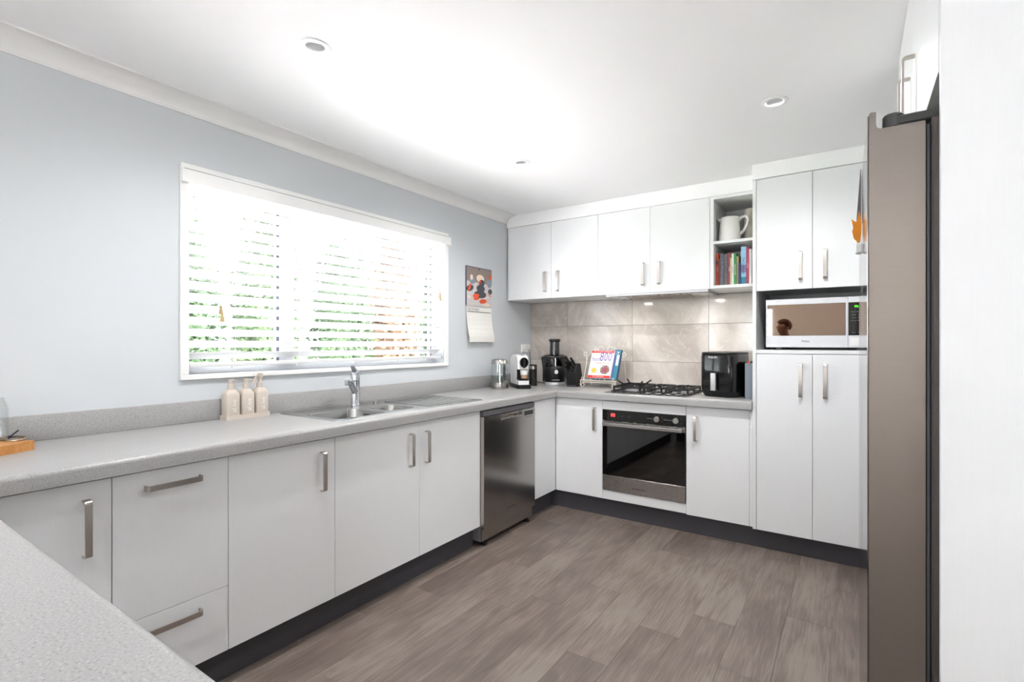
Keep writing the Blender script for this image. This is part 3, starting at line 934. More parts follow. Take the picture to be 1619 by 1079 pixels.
# ------------------------------------------------------------------ range hood
rh = thing('range_hood', 'slim stainless slide-out range hood under the wall cabinets', 'range hood', (1.28, -.22, 1.605))
bx('housing', M['steel'], rh, .925, 1.655, -.395, -.06, 1.6035, 1.6228, bev=.002)
bx('front_lip', M['silver'], rh, .918, 1.660, -.408, -.3955, 1.6060, 1.6232, bev=.002)
bx('filter', M['filter'], rh, 1.10, 1.50, -.33, -.12, 1.6005, 1.6033)
bx('lamp_lens', M['white'], rh, .95, 1.05, -.36, -.30, 1.6010, 1.6033)
for xx in (1.0, 1.59):
    hl = bpy.data.lights.new('hood_lamp', 'AREA'); hl.size = .06; hl.energy = .45; hl.color = (1, .96, .9)
    ho = bpy.data.objects.new('hood_lamp', hl); COL.objects.link(ho); ho.parent = rh; ho.location = (xx - 1.28, -.33 + .22, 1.6005 - 1.605)
bx('lamp_lens', M['white'], rh, 1.54, 1.64, -.36, -.30, 1.6010, 1.6033)

# ------------------------------------------------------------------ gas hob
hb = thing('gas_hob', 'stainless gas hob with black cast-iron trivets above the oven', 'hob', (1.27, -.35, .9))
q = nbm(); prism(q, rrect(.985, 1.568, -.598, -.112, .012, 3), Matrix.Identity(4), .9002, .9045); part('plate', q, M['steel'], hb)
for cx in (1.3, 1.371, 1.441, 1.506):
    q = nbm(); lathe(q, [(.017, 0), (.019, .003), (.019, .016), (.016, .018)], (cx, -.562, .9047), 18); kn = part('knob', q, M['black'], hb)
    q = nbm(); lathe(q, [(.0195, .006), (.0200, .007), (.0200, .011), (.0195, .012)], (cx, -.562, .9047), 18); part('knob_ring', q, M['silver'], kn)
    q = nbm(); box(q, cx - .004, cx + .004, -.579, -.545, .9228, .9270); part('knob_grip', q, M['black'], kn)
BUR = [(1.12, -.34, .055), (1.30, -.25, .030), (1.46, -.44, .030), (1.46, -.22, .042)]
for cx, cy, r in BUR:
    q = nbm(); lathe(q, [(r + .012, 0), (r + .012, .004), (r, .006), (r, .016), (r * .8, .018)], (cx, cy, .9047), 24); bu = part('burner', q, M['silver'], hb)
    q = nbm(); lathe(q, [(r * .95, 0), (r, .003), (r * .9, .009), (r * .3, .011)], (cx, cy, .9229), 24); part('burner_cap', q, M['iron'], bu)


def trivet(x0, x1, y0, y1, cx, cyl_):
    q = nbm()
    zb, zt = .9060, .946
    bw_ = .009
    for a in ((x0, x1, y0, y0 + bw_), (x0, x1, y1 - bw_, y1), (x0, x0 + bw_, y0 + bw_, y1 - bw_), (x1 - bw_, x1, y0 + bw_, y1 - bw_)):
        box(q, a[0], a[1], a[2], a[3], zb, zb + .007)
    box(q, x0 + .008, x0 + .018, y0 + .02, y1 - .02, zt - .014, zt); box(q, x1 - .018, x1 - .008, y0 + .02, y1 - .02, zt - .014, zt)
    for xx in (x0 + .008, x1 - .018):
        for yy in (y0 + .02, (y0 + y1) / 2 - .009, y1 - .038):
            box(q, xx, xx + .010, yy, yy + .018, zb + .007, zt - .014)
    for cy in cyl_:
        for s in (-1, 1):
            box(q, cx + s * .03 if s > 0 else x0 + .018, x1 - .018 if s > 0 else cx - .03, cy - .004, cy + .004, zt - .013, zt + .002)
            a, b = (cy + .022, cy + .085) if s > 0 else (cy - .085, cy - .022)
            box(q, cx - .004, cx + .004, max(a, y0 + .01), min(b, y1 - .01), zt - .013, zt + .002)
    for yy in (y0 + .012, y1 - .022):
        box(q, x0 + .018, x1 - .018, yy, yy + .010, zt - .013, zt)
    return part('trivet', q, M['iron'], hb)


trivet(1.005, 1.225, -.515, -.130, 1.12, (-.34,))
trivet(1.230, 1.380, -.515, -.130, 1.30, (-.25,))
trivet(1.385, 1.560, -.515, -.130, 1.46, (-.44, -.22))
q = nbm()
lathe(q, [(.075, .948), (.085, .948), (.085, .956), (.075, .956)], (1.12, -.34, 0), 28, False, False)
for k in range(4):
    a = R(45 + 90 * k)
    c_, s_ = math.cos(a), math.sin(a)
    F = frame((1.12 + .06 * c_, -.34 + .06 * s_, .950), (c_, s_, 0), (0, 0, 1))
    prism(q, [(0, 0), (.03, -.002), (.075, .026), (.070, .034), (.03, .010), (0, .008)], F, -.004, .004)
part('wok_ring', q, M['iron'], hb)

# ------------------------------------------------------------------ microwave
mw = thing('microwave', 'white microwave oven with bronze mirrored door in the pantry niche', 'microwave', (2.285, -.35, 1.2165))
m0, m1, mz0, mz1 = 2.032, 2.546, 1.233, 1.519
bx('case', M['mw'], mw, m0 + .004, m1 - .004, -.535, -.12, mz0 + .004, mz1 - .003, bev=.004, seg=2)
d_ = part('door', slab(nbm(), [m0, 2.040, 2.438, 2.4470], [mz0, 1.301, 1.487, mz1], lambda x, z: not (2.040 < x < 2.438 and 1.301 < z < 1.487), -.562, -.536, 1), M['mw'], mw)
bx('mirror_glass', M['mirror'], d_, 2.0402, 2.4378, -.5585, -.540, 1.3012, 1.4868)
part('brand_mark', text(nbm(), 'Midea', .017, frame((2.240, -.5625, 1.268), (1, 0, 0), (0, 0, 1))), M['navy'], d_, normals=False, smooth=False)
cp = bx('control_panel', M['mw'], mw, 2.4485, m1, -.562, -.536, mz0, mz1, bev=.0015)
bx('keypad', M['blackgloss'], cp, 2.4500, m1 - .004, -.5630, -.5622, 1.301, 1.487)
part('clock_display', text(nbm(), '00:1', .016, frame((2.492, -.5634, 1.463), (1, 0, 0), (0, 0, 1))), M['glow_green'], cp, normals=False, smooth=False)
q = nbm()
for i, (a, b) in enumerate((('Power', 'Defrost'), ('Clock', 'Time'), ('Auto', 'Menu'), ('Express', 'Weight'), ('1', '2'), ('4', '5'), ('7', '8'), ('Stop', 'Start'))):
    zz = 1.433 - i * .0165
    text(q, a, .0085, frame((2.474, -.5634, zz), (1, 0, 0), (0, 0, 1))); text(q, b, .0085, frame((2.503, -.5634, zz), (1, 0, 0), (0, 0, 1)))
part('keypad_print', q, M['inklight'], cp, normals=False, smooth=False)['kind'] = 'stuff'
bx('open_button', M['white'], cp, 2.458, 2.538, -.5638, -.5622, 1.245, 1.287, bev=.0006)
for xx in (2.08, 2.49):
    for yy in (-.50, -.17): bx('foot', M['mgrey'], mw, xx, xx + .03, yy, yy + .03, 1.2167, 1.2368)

# ------------------------------------------------------------------ fridge and its enclosure
FX, FY0, FY1 = 0., 0., .90
fr = thing('fridge', 'dark stainless steel double-door fridge standing in the white enclosure', 'fridge', (2.505, -2.577, 0), R(.62))
ft = .100
prof = [(0, .03), (ft, .03), (ft, 1.738), (.020, 1.738), (.015, 1.742), (.0135, 1.750), (.0135, 1.777), (.004, 1.778), (0, 1.774)]
for a, b in ((0., .4475), (.4525, .90)):
    q = prism(nbm(), prof, frame((0, 0, 0), (1, 0, 0), (0, 0, 1)), -a, -b)
    d_ = part('door', q, M['fridge'], fr, local=True)
    bm_ = box(nbm(), -.003, -.0002, a + .002, b - .002, .032, 1.772, bev=.001); part('front_skin', bm_, M['fridgefront'], d_, local=True)
    part('door_seal', box(nbm(), ft + .0005, ft + .010, a + .006, b - .006, .05, 1.730), M['seal'], d_, local=True)
    part('seal_lip', box(nbm(), ft + .003, ft + .007, a + .0025 if a == 0 else b - .0055, a + .0055 if a == 0 else b - .0025, .05, 1.728), M['sealgrey'], d_, local=True)
part('body', box(nbm(), ft + .0105, .76, .002, .898, .03, 1.745, bev=.004), M['fridgebody'], fr, local=True)
for sgn, yc in ((1, .035), (-1, .865)):
    q = nbm()
    lathe(q, [(.020, 0), (.020, .026), (.017, .030), (.004, .031)], (.046, yc, 1.7445), 20)
    box(q, .046, .130, yc - .019, yc + .019, 1.7455, 1.766, bev=.003)
    prism(q, [(0, 0), (.06, 0), (.06, .034), (.022, .034), (0, .014)], frame((.112, yc + .022, 1.7455), (1, 0, 0), (0, 0, 1)), 0, .044)
    part('hinge_cover', q, M['dgrey'], fr, local=True)
    part('hinge_pin', lathe(nbm(), [(.013, 0), (.013, .006)], (.046, yc, 1.7383), 14), M['blackgloss'], fr, local=True)
for x, y in ((.15, .05), (.15, .85), (.70, .05), (.70, .85)):
    part('foot', lathe(nbm(), [(.02, 0), (.02, .02), (.01, .0298)], (x, y, .0002), 12), M['black'], fr, local=True)

PYN = -2.647
one('fridge_side_panel', 'tall white grained end panel in the right foreground beside the fridge', 'panel', box(nbm(), 2.622, 3.3185, PYN, PYN + .018, .0005, ZC - .0005, bev=.001), M['cab'], (2.9, PYN, 0))
one('fridge_side_panel', 'white panel on the far side of the fridge', 'panel', box(nbm(), 2.622, 3.3185, -1.518, -1.500, .0005, ZC - .0005, bev=.001), M['cab'], (2.9, -1.5, 0))
c = thing('overhead_cabinet', 'white double-door cabinet reaching the ceiling above the fridge', 'cabinet', (2.95, -2.07, 1.813))
bx('body', M['cabh'], c, 2.6385, 3.3185, PYN + .0185, -1.5185, 1.8135, ZC - .0005)
bx('soffit_shade', M['dgrey'], c, 2.640, 3.3185, PYN + .0185, -1.5185, 1.8095, 1.8133)  # dark grey sheet paints the shade under the overhead cabinet
for a, b, hy in ((PYN + .0185, -2.0735, -2.145), (-2.0735, -1.5185, -1.995)):
    d_ = bx('door', M['cab'], c, 2.620, 2.638, a + .0012, b - .0012, 1.813, ZC - .002, bev=.0008)
    part('handle', strap(nbm(), (2.620, hy, 1.905), (0, 0, 1), (-1, 0, 0), .172), M['nickel'], d_)

# things stuck to the fridge door
q = nbm()
F = frame((2.4795, -2.13, 1.545), (1, 0, 0), (0, 0, 1))
lf = [(.012, 0), (.006, .020), (-.004, .028), (-.010, .05), (-.006, .062), (-.012, .088), (-.004, .082), (.003, .078), (.008, .086), (.014, .112), (.018, .095), (.022, .07), (.021, .04), (.017, .018)]
prism(q, [(a * .75, b) for a, b in lf], F, -.001, .001)
bmesh.ops.transform(q, matrix=Matrix.Translation((2.4795, -2.13, 0)) @ Matrix.Rotation(R(10), 4, 'Z') @ Matrix.Translation((-2.4795, 2.13, 0)), verts=q.verts)
one('autumn_leaf', 'orange artificial maple leaf stuck to the fridge door', 'leaf', q, M['leaf_orange'], (2.485, -2.13, 1.545))
q = nbm()
rings = []
for i in range(7):
    t = i / 6; z = 1.80 - .17 * t; bow = .002 + .011 * t
    rings.append([(2.4955 - bow, -2.0615, z), (2.4955 - bow, -2.060, z), (2.4955, -2.060, z), (2.4955, -2.0615, z)])
loft(q, rings); one('hanging_note', 'narrow grey paper strip hanging on the fridge door above the leaf', 'note', q, M['greybook'], (2.49, -2.08, 1.63))
q = nbm(); box(q, 2.480, 2.497, -2.22, -2.19, 1.515, 1.545, bev=.003); one('magnet_clip', 'small white magnetic clip below the orange leaf', 'clip', q, M['white'], (2.488, -2.2, 1.515))

# ------------------------------------------------------------------ downlights
for k, ((x, y), lab) in enumerate(zip(DL, ('large-looking round recessed downlight in the ceiling nearest the camera', 'round recessed downlight in the ceiling in front of the pantry', 'round recessed downlight in the ceiling near the wall cabinet corner', 'added unseen fill downlight in the ceiling above the peninsula, outside the frame'))):
    d_ = thing('downlight', lab, 'downlight', (x, y, ZC), 0, 'recessed ceiling downlights')
    q = nbm(); lathe(q, [(.0355, .002), (.0360, -.004), (.0400, -.006), (.0520, -.004), (.0545, -.0004)], (x, y, ZC), 40, False, False); part('trim_ring', q, M['white'], d_)
    q = nbm(); lathe(q, [(.0350, -.002), (.0345, .030), (.0300, .034)], (x, y, ZC), 32, False, False); part('reflector', q, M['silver'], d_)
    q = nbm(); lathe(q, [(.0340, .0345), (.0300, .032), (.010, .030), (.0005, .030)], (x, y, ZC), 32, False, True); part('lens', q, M['lens'], d_)
    sl = bpy.data.lights.new('downlight_lamp', 'SPOT'); sl.energy = 11 if k < 3 else 11; sl.spot_size = R(165); sl.spot_blend = 1; sl.shadow_soft_size = .03; sl.color = (1, 1, 1)
    so = bpy.data.objects.new('downlight_lamp', sl); COL.objects.link(so); so.parent = d_; so.location = (0, 0, -.012)

# ------------------------------------------------------------------ wall items
ot = thing('power_outlet', 'white double power outlet on the wall behind the coffee machine', 'outlet', (0, -.106, 1.21))
bx('plate', M['white'], ot, .0004, .010, -.1780, -.0345, 1.174, 1.248, bev=.002)
q = nbm()
for yc in (-.140, -.072):
    for s in (-1, 1):
        F = frame((.0103, yc + s * .009, 1.198), (0, 1, 0), (0, 0, 1)); prism(q, [(-.0015, -.006), (.0015, -.006), (.0015 + s * .004, .006), (-.0015 + s * .004, .006)], F, 0, .0003)
    box(q, .0102, .0105, yc - .0012, yc + .0012, 1.183, 1.191)
part('sockets', q, M['ink'], ot)
for yc in (-.140, -.072): bx('switch', M['white'], ot, .0102, .014, yc - .009, yc + .009, 1.218, 1.236, bev=.001)

ca = thing('wall_calendar', 'wall calendar with stacked grey stones photo hung beside the wall cabinet', 'calendar', (.005, -.79, 1.27))
CY0, CY1 = -.955, -.632
bx('back_pages', [M['greybook']], ca, .0006, .0060, CY0 - .006, CY1, 1.552, 1.857)
bx('cover_sheet', M['navy'], ca, .0062, .0085, CY0 - .004, CY1 + .001, 1.552, 1.857)
F = frame((.0088, CY0, 1.545), (0, 1, 0), (0, 0, 1)); w_, h_ = CY1 - CY0, .305
pm_ = [M[k] for k in ('photo_pale', 'photo_brown', 'photo_stone', 'photo_blue', 'photo_glow', 'orange')]
q = nbm(); box(q, .0086, .0096, CY0, CY1, 1.546, 1.852)
F = frame((.0097, CY0, 1.547), (0, 1, 0), (0, 0, 1))
flat(q, [(0, .195), (w_, .185), (w_, h_), (0, h_)], F, .0002, 1)
for i, (cx, cy, rx, ry, rot, mi) in enumerate(((.07, .20, .040, .026, 0, 3), (.06, .225, .018, .022, 0, 4), (.17, .225, .050, .030, 0, 4), (.29, .205, .035, .045, 0, 3), (.30, .245, .02, .018, 0, 5), (.04, .14, .045, .025, .3, 2), (.30, .13, .028, .022, 0, 2), (.035, .145, .012, .035, -.5, 5),
                                              (.19, .190, .035, .028, 0, 2), (.165, .195, .010, .026, -.6, 5), (.175, .145, .055, .030, 0, 2), (.17, .098, .078, .030, 0, 2), (.115, .085, .042, .016, .15, 5), (.12, .062, .038, .012, .1, 5), (.205, .045, .048, .018, .1, 5), (.24, .075, .05, .004, .2, 4), (.03, .07, .02, .010, 0, 4), (.25, .02, .05, .012, 0, 4), (.29, .10, .03, .004, -.4, 5))):
    flat(q, ellipse(cx, cy, rx, ry, 20, rot), F, .0003 + i * .00003, mi)
part('photo_page', q, pm_, ca, normals=False, smooth=False)
# lower page, bowing away from the wall
rows = []
for i in range(15):
    t = i / 14; z = 1.541 - .275 * t
    x = .006 + .010 * t + .040 * t ** 3 - (.02 * (t - .85) / .15 if t > .85 else 0)
    rows.append((x, z))
q = nbm(); rr = [[(x, CY0 + .0, z), (x, CY1, z + .001)] for x, z in rows] + [[(x - .0006, CY1, z), (x - .0006, CY0, z)] for x, z in rows][:0]
vr = loft(q, rr, False, False, closed=False)
rr2 = [[(x - .0008, CY0, z), (x - .0008, CY1, z + .001)] for x, z in rows]
loft(q, rr2, False, False, closed=False)
part('month_page', q, M['paper'], ca)
q = nbm()
def page(y, z_off):
    t = z_off / .275; x = .006 + .010 * t + .040 * t ** 3
    return (x + .0012, y, 1.541 - z_off)
text(q, 'DECEMBER', .030, frame(page(CY0 + .012, .020), (0, 1, 0), (0, 0, 1)), 'LEFT')
box(q, .0085, .0090, CY0 + .012, CY1 - .012, 1.500, 1.507)
d = 1
for r_ in range(5):
    for k in range(7):
        if d <= 31 and (r_ > 0 or k > 3):
            text(q, str(d), .010, frame(page(CY0 + .03 + k * .042, .065 + r_ * .036), (0, 1, 0), (0, 0, 1)), h=.0006); d += 1
part('month_print', q, M['inklight'], ca, normals=False, smooth=False)['kind'] = 'stuff'
q = nbm(); lathe(q, [(.004, 0), (.004, .004)], (.0, 0, 0), 10); bmesh.ops.rotate(q, verts=q.verts, matrix=Matrix.Rotation(R(90), 3, 'Y')); bmesh.ops.translate(q, verts=q.verts, vec=(.0103, -.80, 1.842)); part('hanging_pin', q, M['ink'], ca)

# ------------------------------------------------------------------ soap bottles on a tray
tr = one('soap_tray', 'beige soap tray on the worktop left of the sink', 'tray', prism(nbm(), rrect(.022, .098, -2.792, -2.582, .012, 5), Matrix.Identity(4), .9002, .9200), M['cream'], (.06, -2.687, .9))
cuz = .9202
for k, (yc, lab) in enumerate(((-2.757, 'beige pump bottle nearest the left end of the soap tray'), (-2.687, 'middle beige pump bottle on the soap tray'), (-2.618, 'beige trigger spray bottle on the soap tray'))):
    bt = thing('soap_bottle', lab, 'bottle', (.06, yc, cuz), 0, 'beige bottles on the soap tray')
    rings = []
    for hx, z in ((.029, 0), (.030, .003), (.030, .096), (.0285, .106), (.020, .117), (.014, .120)):
        rr_ = min(.008, hx * .5) if z < .1 else hx * .6
        rings.append([Vector((.06 + x, yc + y, cuz + z)) for x, y in rrect(-hx, hx, -hx, hx, rr_, 4)])
    q = nbm(); loft(q, rings); b_ = part('body', q, M['cream'], bt)
    q = nbm(); text(q, 'al.ive', .030, frame((.0904, yc + .002, cuz + .045), (0, 0, 1), (0, -1, 0))); part('brand_print', q, M['white'], b_, normals=False, smooth=False)
    q = nbm(); lathe(q, [(.0135, 0), (.0135, .022), (.011, .024)], (.06, yc, cuz + .1203), 18); part('collar', q, M['cream'], bt)
    if k < 2:
        q = nbm(); lathe(q, [(.0095, 0), (.0095, .014), (.010, .020), (.008, .022)], (.06, yc, cuz + .1445), 16)
        prism(q, [(0, 0), (.018, .002), (.030, .0), (.030, .004), (.018, .008), (0, .009)], frame((.06, yc, cuz + .157), Vector((.35, .94, 0)), (0, 0, 1)), -.006, .006)
        part('pump_head', q, M['cream'], bt)
    else:
        q = nbm(); lathe(q, [(.010, 0), (.0095, .022), (.011, .030)], (.06, yc, cuz + .1445), 16)
        F = frame((.06, yc, cuz + .170), Vector((.30, -.954, 0)), (0, 0, 1))
        prism(q, [(-.018, .004), (-.012, .018), (.010, .022), (.026, .016), (.028, .008), (.010, .004), (.0, -.002)], F, -.009, .009)
        part('spray_head', q, M['cream'], bt)
        q = nbm(); prism(q, [(.012, .006), (.022, .008), (.044, -.028), (.047, -.034), (.042, -.034)], F, -.005, .005); part('trigger', q, M['cream'], bt)

# ------------------------------------------------------------------ board, glass, opener at the left edge
F = frame((.2035, -3.470, .9002), Vector((.44, -.898, 0)), Vector((-.898, -.44, 0)))
q = nbm(); prism(q, rrect(0, .42, .0, .19, .006, 3), F, 0, -.030)
bd = one('chopping_board', 'orange-brown wooden board at the left end of the worktop', 'board', q, M['board'], (.20, -3.6, .9))
jp = Vector((.090, -3.560, 0))
jr = thing('glass_jar', 'clear glass jar cut off by the left edge, on the wooden board', 'jar', (jp.x, jp.y, .9305))
q = nbm(); lathe(q, [(.001, 0), (.045, .001), (.047, .008), (.047, .105), (.040, .128), (.036, .135), (.036, .142), (.033, .142), (.033, .134), (.037, .127), (.043, .104), (.043, .012), (.001, .010)], (jp.x, jp.y, .9305), 32)
part('body', q, M['clear'], jr)
op = Vector((.140, -3.512, 0))
rg = thing('key_ring_opener', 'metal loop tied with a navy ribbon lying on the wooden board', 'metal loop', (op.x, op.y, .9305))
q = nbm()
u_, v_ = Vector((.86, .51, 0)).normalized(), Vector((-.51, .86, 0)).normalized()
pts = [Vector((op.x, op.y, .9365)) + u_ * (.042 * math.cos(t)) + v_ * (.014 * math.sin(t)) + Vector((0, 0, .004 * math.sin(t))) for t in (2 * math.pi * i / 28 for i in range(28))]
tube(q, pts, .0042, 8, True); part('loop', q, M['brass'], rg)
q = nbm(); c0 = Vector((op.x, op.y, .942)) - u_ * .012
tube(q, [c0, c0 + Vector((.004, .012, .012)), c0 + Vector((.008, .020, .020))], .0022, 6); tube(q, [c0, c0 + Vector((.01, -.006, -.008)), c0 + Vector((.016, .004, -.011))], .0018, 6)
lathe(q, [(.001, -.005), (.006, -.003), (.006, .003), (.001, .005)], c0, 10); part('ribbon', q, M['ribbon'], rg)

# ------------------------------------------------------------------ kettle
K = (.178, -.755, .9002)
kt = thing('electric_kettle', 'glass electric kettle with brushed steel base and lid', 'kettle', K)
q = nbm(); lathe(q, [(.068, 0), (.069, .003), (.069, .014), (.066, .016)], K, 32); part('power_base', q, M['steel'], kt)
q = nbm(); lathe(q, [(.066, .0165), (.068, .018), (.068, .054), (.065, .056)], K, 32); part('steel_base', q, M['steel'], kt)
q = nbm(); lathe(q, [(.0655, .0565), (.066, .10), (.063, .195), (.0605, .195), (.0635, .10), (.063, .0567)], K, 32, False, False); part('glass_body', q, M['clear'], kt)
q = nbm(); lathe(q, [(.0615, .0570), (.0622, .105), (.0005, .105)], K, 32, False, True); part('water', q, M['water'], kt)
q = nbm(); lathe(q, [(.066, .1955), (.0685, .197), (.063, .222), (.060, .226), (.058, .222), (.060, .1955)], K, 32, False, False)
part('collar', q, M['steel'], kt)
q = nbm(); lathe(q, [(.0575, .2225), (.045, .231), (.012, .234), (.0005, .234)], K, 32); part('lid', q, M['steel'], kt)
sd = Vector((.55, -.83, 0)).normalized()
q = nbm(); F = frame((K[0] + sd.x * .064, K[1] + sd.y * .064, K[2] + .197), (-sd.y, sd.x, 0), (0, 0, 1))
prism(q, [(-.016, .026), (.016, .026), (.004, 0), (-.004, 0)], F, -.002, .014); part('spout', q, M['steel'], kt)
hd = Vector((-.25, .97, 0)).normalized()
q = nbm(); tube(q, [Vector(K) + hd * r_ + Vector((0, 0, z)) for r_, z in ((.062, .205), (.090, .205), (.104, .180), (.104, .10), (.096, .05), (.070, .035))], .011, 10); part('handle', q, M['black'], kt)

# ------------------------------------------------------------------ coffee machine (local space: front is -y)
cm = thing('coffee_machine', 'narrow white capsule coffee machine on a black base', 'coffee machine', (.357, -.6625, .9002), R(49))
q = nbm(); prism(q, rrect(-.056, .056, .0, .30, .030, 5), Matrix.Identity(4), 0, .030); part('base', q, M['black'], cm, local=True)
pr_ = [(.040, .0302), (.30, .0302), (.30, .225), (.285, .250), (.25, .264), (.12, .268), (.085, .262), (.062, .245), (.052, .22), (.050, .150), (.092, .150), (.092, .062), (.040, .062)]
q = nbm(); prism(q, [(-a, b) for a, b in pr_], frame((0, 0, 0), (0, -1, 0), (0, 0, 1)), -.043, .043)
bmesh.ops.bevel(q, geom=[e for e in q.edges if e.calc_length() < .2 and abs((e.verts[0].co - e.verts[1].co).x) < .001 and max(e.verts[0].co.z, e.verts[1].co.z) > .2], offset=.010, segments=3, affect='EDGES')
part('body', q, M['white'], cm, local=True)
q = nbm(); F = frame((0, .050, .205), (1, 0, 0), (0, 0, 1))
prism(q, ellipse(0, 0, .034, .040, 24), F, 0, .022); part('brew_head', q, M['blackgloss'], cm, local=True)
part('spout_cover', box(nbm(), -.008, .008, .024, .030, .160, .235, bev=.003), M['black'], cm, local=True)
part('lever', box(nbm(), -.020, .020, .065, .120, .2685, .276, bev=.003), M['chrome'], cm, local=True)
part('brew_recess', box(nbm(), -.0425, .0425, .0885, .0915, .0655, .1495), M['black'], cm, local=True)
part('drip_tray', box(nbm(), -.038, .038, .040, .088, .0622, .072, bev=.002), M['black'], cm, local=True)
part('drip_grid', box(nbm(), -.034, .034, .040, .086, .0722, .0745), M['chrome'], cm, local=True)
cm_m = Matrix.Translation((.357, -.6625, .9002)) @ Matrix.Rotation(R(49), 4, 'Z')
gp = cm_m @ Vector((.006, .052, .0748))
cg = thing('coffee_glass', 'small glass of milky coffee on the coffee machine tray', 'glass', gp)
q = nbm(); lathe(q, [(.001, 0), (.024, 0), (.028, .014), (.034, .074), (.0325, .074), (.027, .016), (.001, .004)], gp, 24); part('glass', q, M['clear'], cg)
q = nbm(); lathe(q, [(.001, .0045), (.0235, .0045), (.0262, .015), (.0292, .034), (.001, .034)], gp, 24); part('coffee', q, M['coffee'], cg)
q = nbm(); lathe(q, [(.001, .0343), (.0293, .0343), (.0322, .068), (.001, .070)], gp, 24); part('milk_foam', q, M['milk'], cg)

ff = thing('milk_frother', 'tall black milk frother with steel rim beside the coffee machine', 'frother', (.235, -.352, .9002))
q = nbm()
pf = [(.034, 0), (.034, .006)]
for i in range(7): pf += [(.0325, .022 + i * .016), (.034, .026 + i * .016), (.034, .034 + i * .016)]
lathe(q, pf + [(.033, .140)], (.235, -.352, .9002), 28); part('body', q, M['black'], ff)
q = nbm(); lathe(q, [(.0335, .1402), (.0335, .166), (.031, .168)], (.235, -.352, .9002), 28); part('steel_rim', q, M['steel'], ff)
q = nbm(); lathe(q, [(.0325, .1682), (.033, .172), (.030, .178), (.005, .180)], (.235, -.352, .9002), 28); part('lid', q, M['black'], ff)

# ------------------------------------------------------------------ juicer
J = (.345, -.175, .9002)
jc = thing('juicer', 'black centrifugal juicer with tall feed chute in the worktop corner', 'juicer', J)
q = nbm(); lathe(q, [(.086, 0), (.090, .004), (.087, .022), (.084, .026)], J, 36); part('base_ring', q, M['silver'], jc)
q = nbm(); lathe(q, [(.084, .0262), (.092, .05), (.100, .10), (.101, .150), (.096, .160)], J, 36); part('motor_body', q, M['black'], jc)
q = nbm(); lathe(q, [(.098, .1605), (.103, .165), (.105, .232), (.102, .236), (.100, .232), (.098, .166)], J, 36, False, False); part('bowl', q, M['smoke'], jc)
q = nbm(); lathe(q, [(.085, .162), (.088, .21), (.03, .215)], J, 30); part('filter_basket', q, M['blackmatt'], jc)
q = nbm(); lathe(q, [(.106, .2365), (.104, .246), (.08, .258), (.046, .264), (.045, .262)], J, 36, False, False); part('lid', q, M['smoke'], jc)
q = nbm(); lathe(q, [(.043, .2485), (.042, .262), (.0405, .368), (.038, .370)], J, 28); part('feed_chute', q, M['smoke'], jc)
q = nbm(); lathe(q, [(.037, .25), (.036, .37), (.046, .3705), (.049, .375), (.049, .386), (.046, .392), (.01, .394)], J, 28); part('pusher', q, M['black'], jc)
vd = Vector((.49, -.87, 0)).normalized(); sdv = Vector((.87, .49, 0))
fp = Vector(J) + vd * .0995 + Vector((0, 0, .115)); F = frame(fp + sdv * .014, sdv, (0, 0, 1))
q = nbm(); prism(q, ellipse(0, 0, .016, .016, 24), F, -.004, .016); part('dial', q, M['silver'], jc)
q = nbm(); text(q, 'nutribullet', .016, frame(Vector(J) + vd * .0975 + Vector((0, 0, .048)) + sdv * .01, sdv, (0, .0, 1)), h=.006); part('brand_print', q, M['silver'], jc, normals=False, smooth=False)
q = nbm(); p0 = Vector(J) - sdv * .098
tube(q, [p0 + Vector((0, 0, .03)), p0 + Vector((0, 0, .15)), p0 - sdv * .012 + Vector((0, 0, .235)), p0 + sdv * .01 + Vector((0, 0, .246))], .006, 8); part('locking_arm', q, M['black'], jc)
q = nbm(); tube(q, [Vector((.27, -.17, .912)), Vector((.20, -.10, .9055)), Vector((.10, -.06, .9055)), Vector((.045, -.07, .95)), Vector((.03, -.072, 1.15)), Vector((.02, -.072, 1.197))], .003, 6)
part('power_cord', q, M['black'], jc)

# ------------------------------------------------------------------ knife block and knives (local: front is -y)
KB = Vector((.5625, -.245, .9002)); ka = R(2)
kb = thing('knife_block', 'black slanted knife block between the juicer and the cookbooks', 'knife block', KB, ka)
sid = [(-.035, 0), (.105, 0), (.045, .19), (-.01, .19), (-.065, .115), (-.065, .088)]
q = nbm(); prism(q, [(a, b) for a, b in sid], frame((0, 0, 0), (0, 1, 0), (0, 0, 1)), -.042, .042)
bmesh.ops.bevel(q, geom=list(q.edges), offset=.002, segments=1, affect='EDGES')
blk = part('block', q, M['blackmatt'], kb, local=True)
q = nbm(); F = frame((0, -.0365, .045), (1, 0, 0), (0, .0, 1))
prism(q, [(-.042, -.044), (.042, -.044), (.042, .040), (.014, .040), (.014, .022), (-.014, .022), (-.014, .040), (-.042, .040)], F, 0, .004); part('scissor_plate', q, M['sealplate'], kb, local=True)
part('label_plate', box(nbm(), -.018, .018, -.0420, -.0408, .032, .042), M['white'], kb, local=True)
kbm = Matrix.Translation(KB) @ Matrix.Rotation(ka, 4, 'Z')
fdir = (Vector((-.065 + .01, .115 - .19)))  # slope of the slotted face
nrm = Vector((0, -.806, .591))  # out of the slotted face
kn_lab = ('black knife handle at the top left of the knife block', 'black knife handle at the top right of the knife block', 'black knife handle in the middle left of the knife block', 'black knife handle in the middle right of the knife block', 'short black knife handle at the lower left of the knife block', 'short black knife handle at the lower right of the knife block')
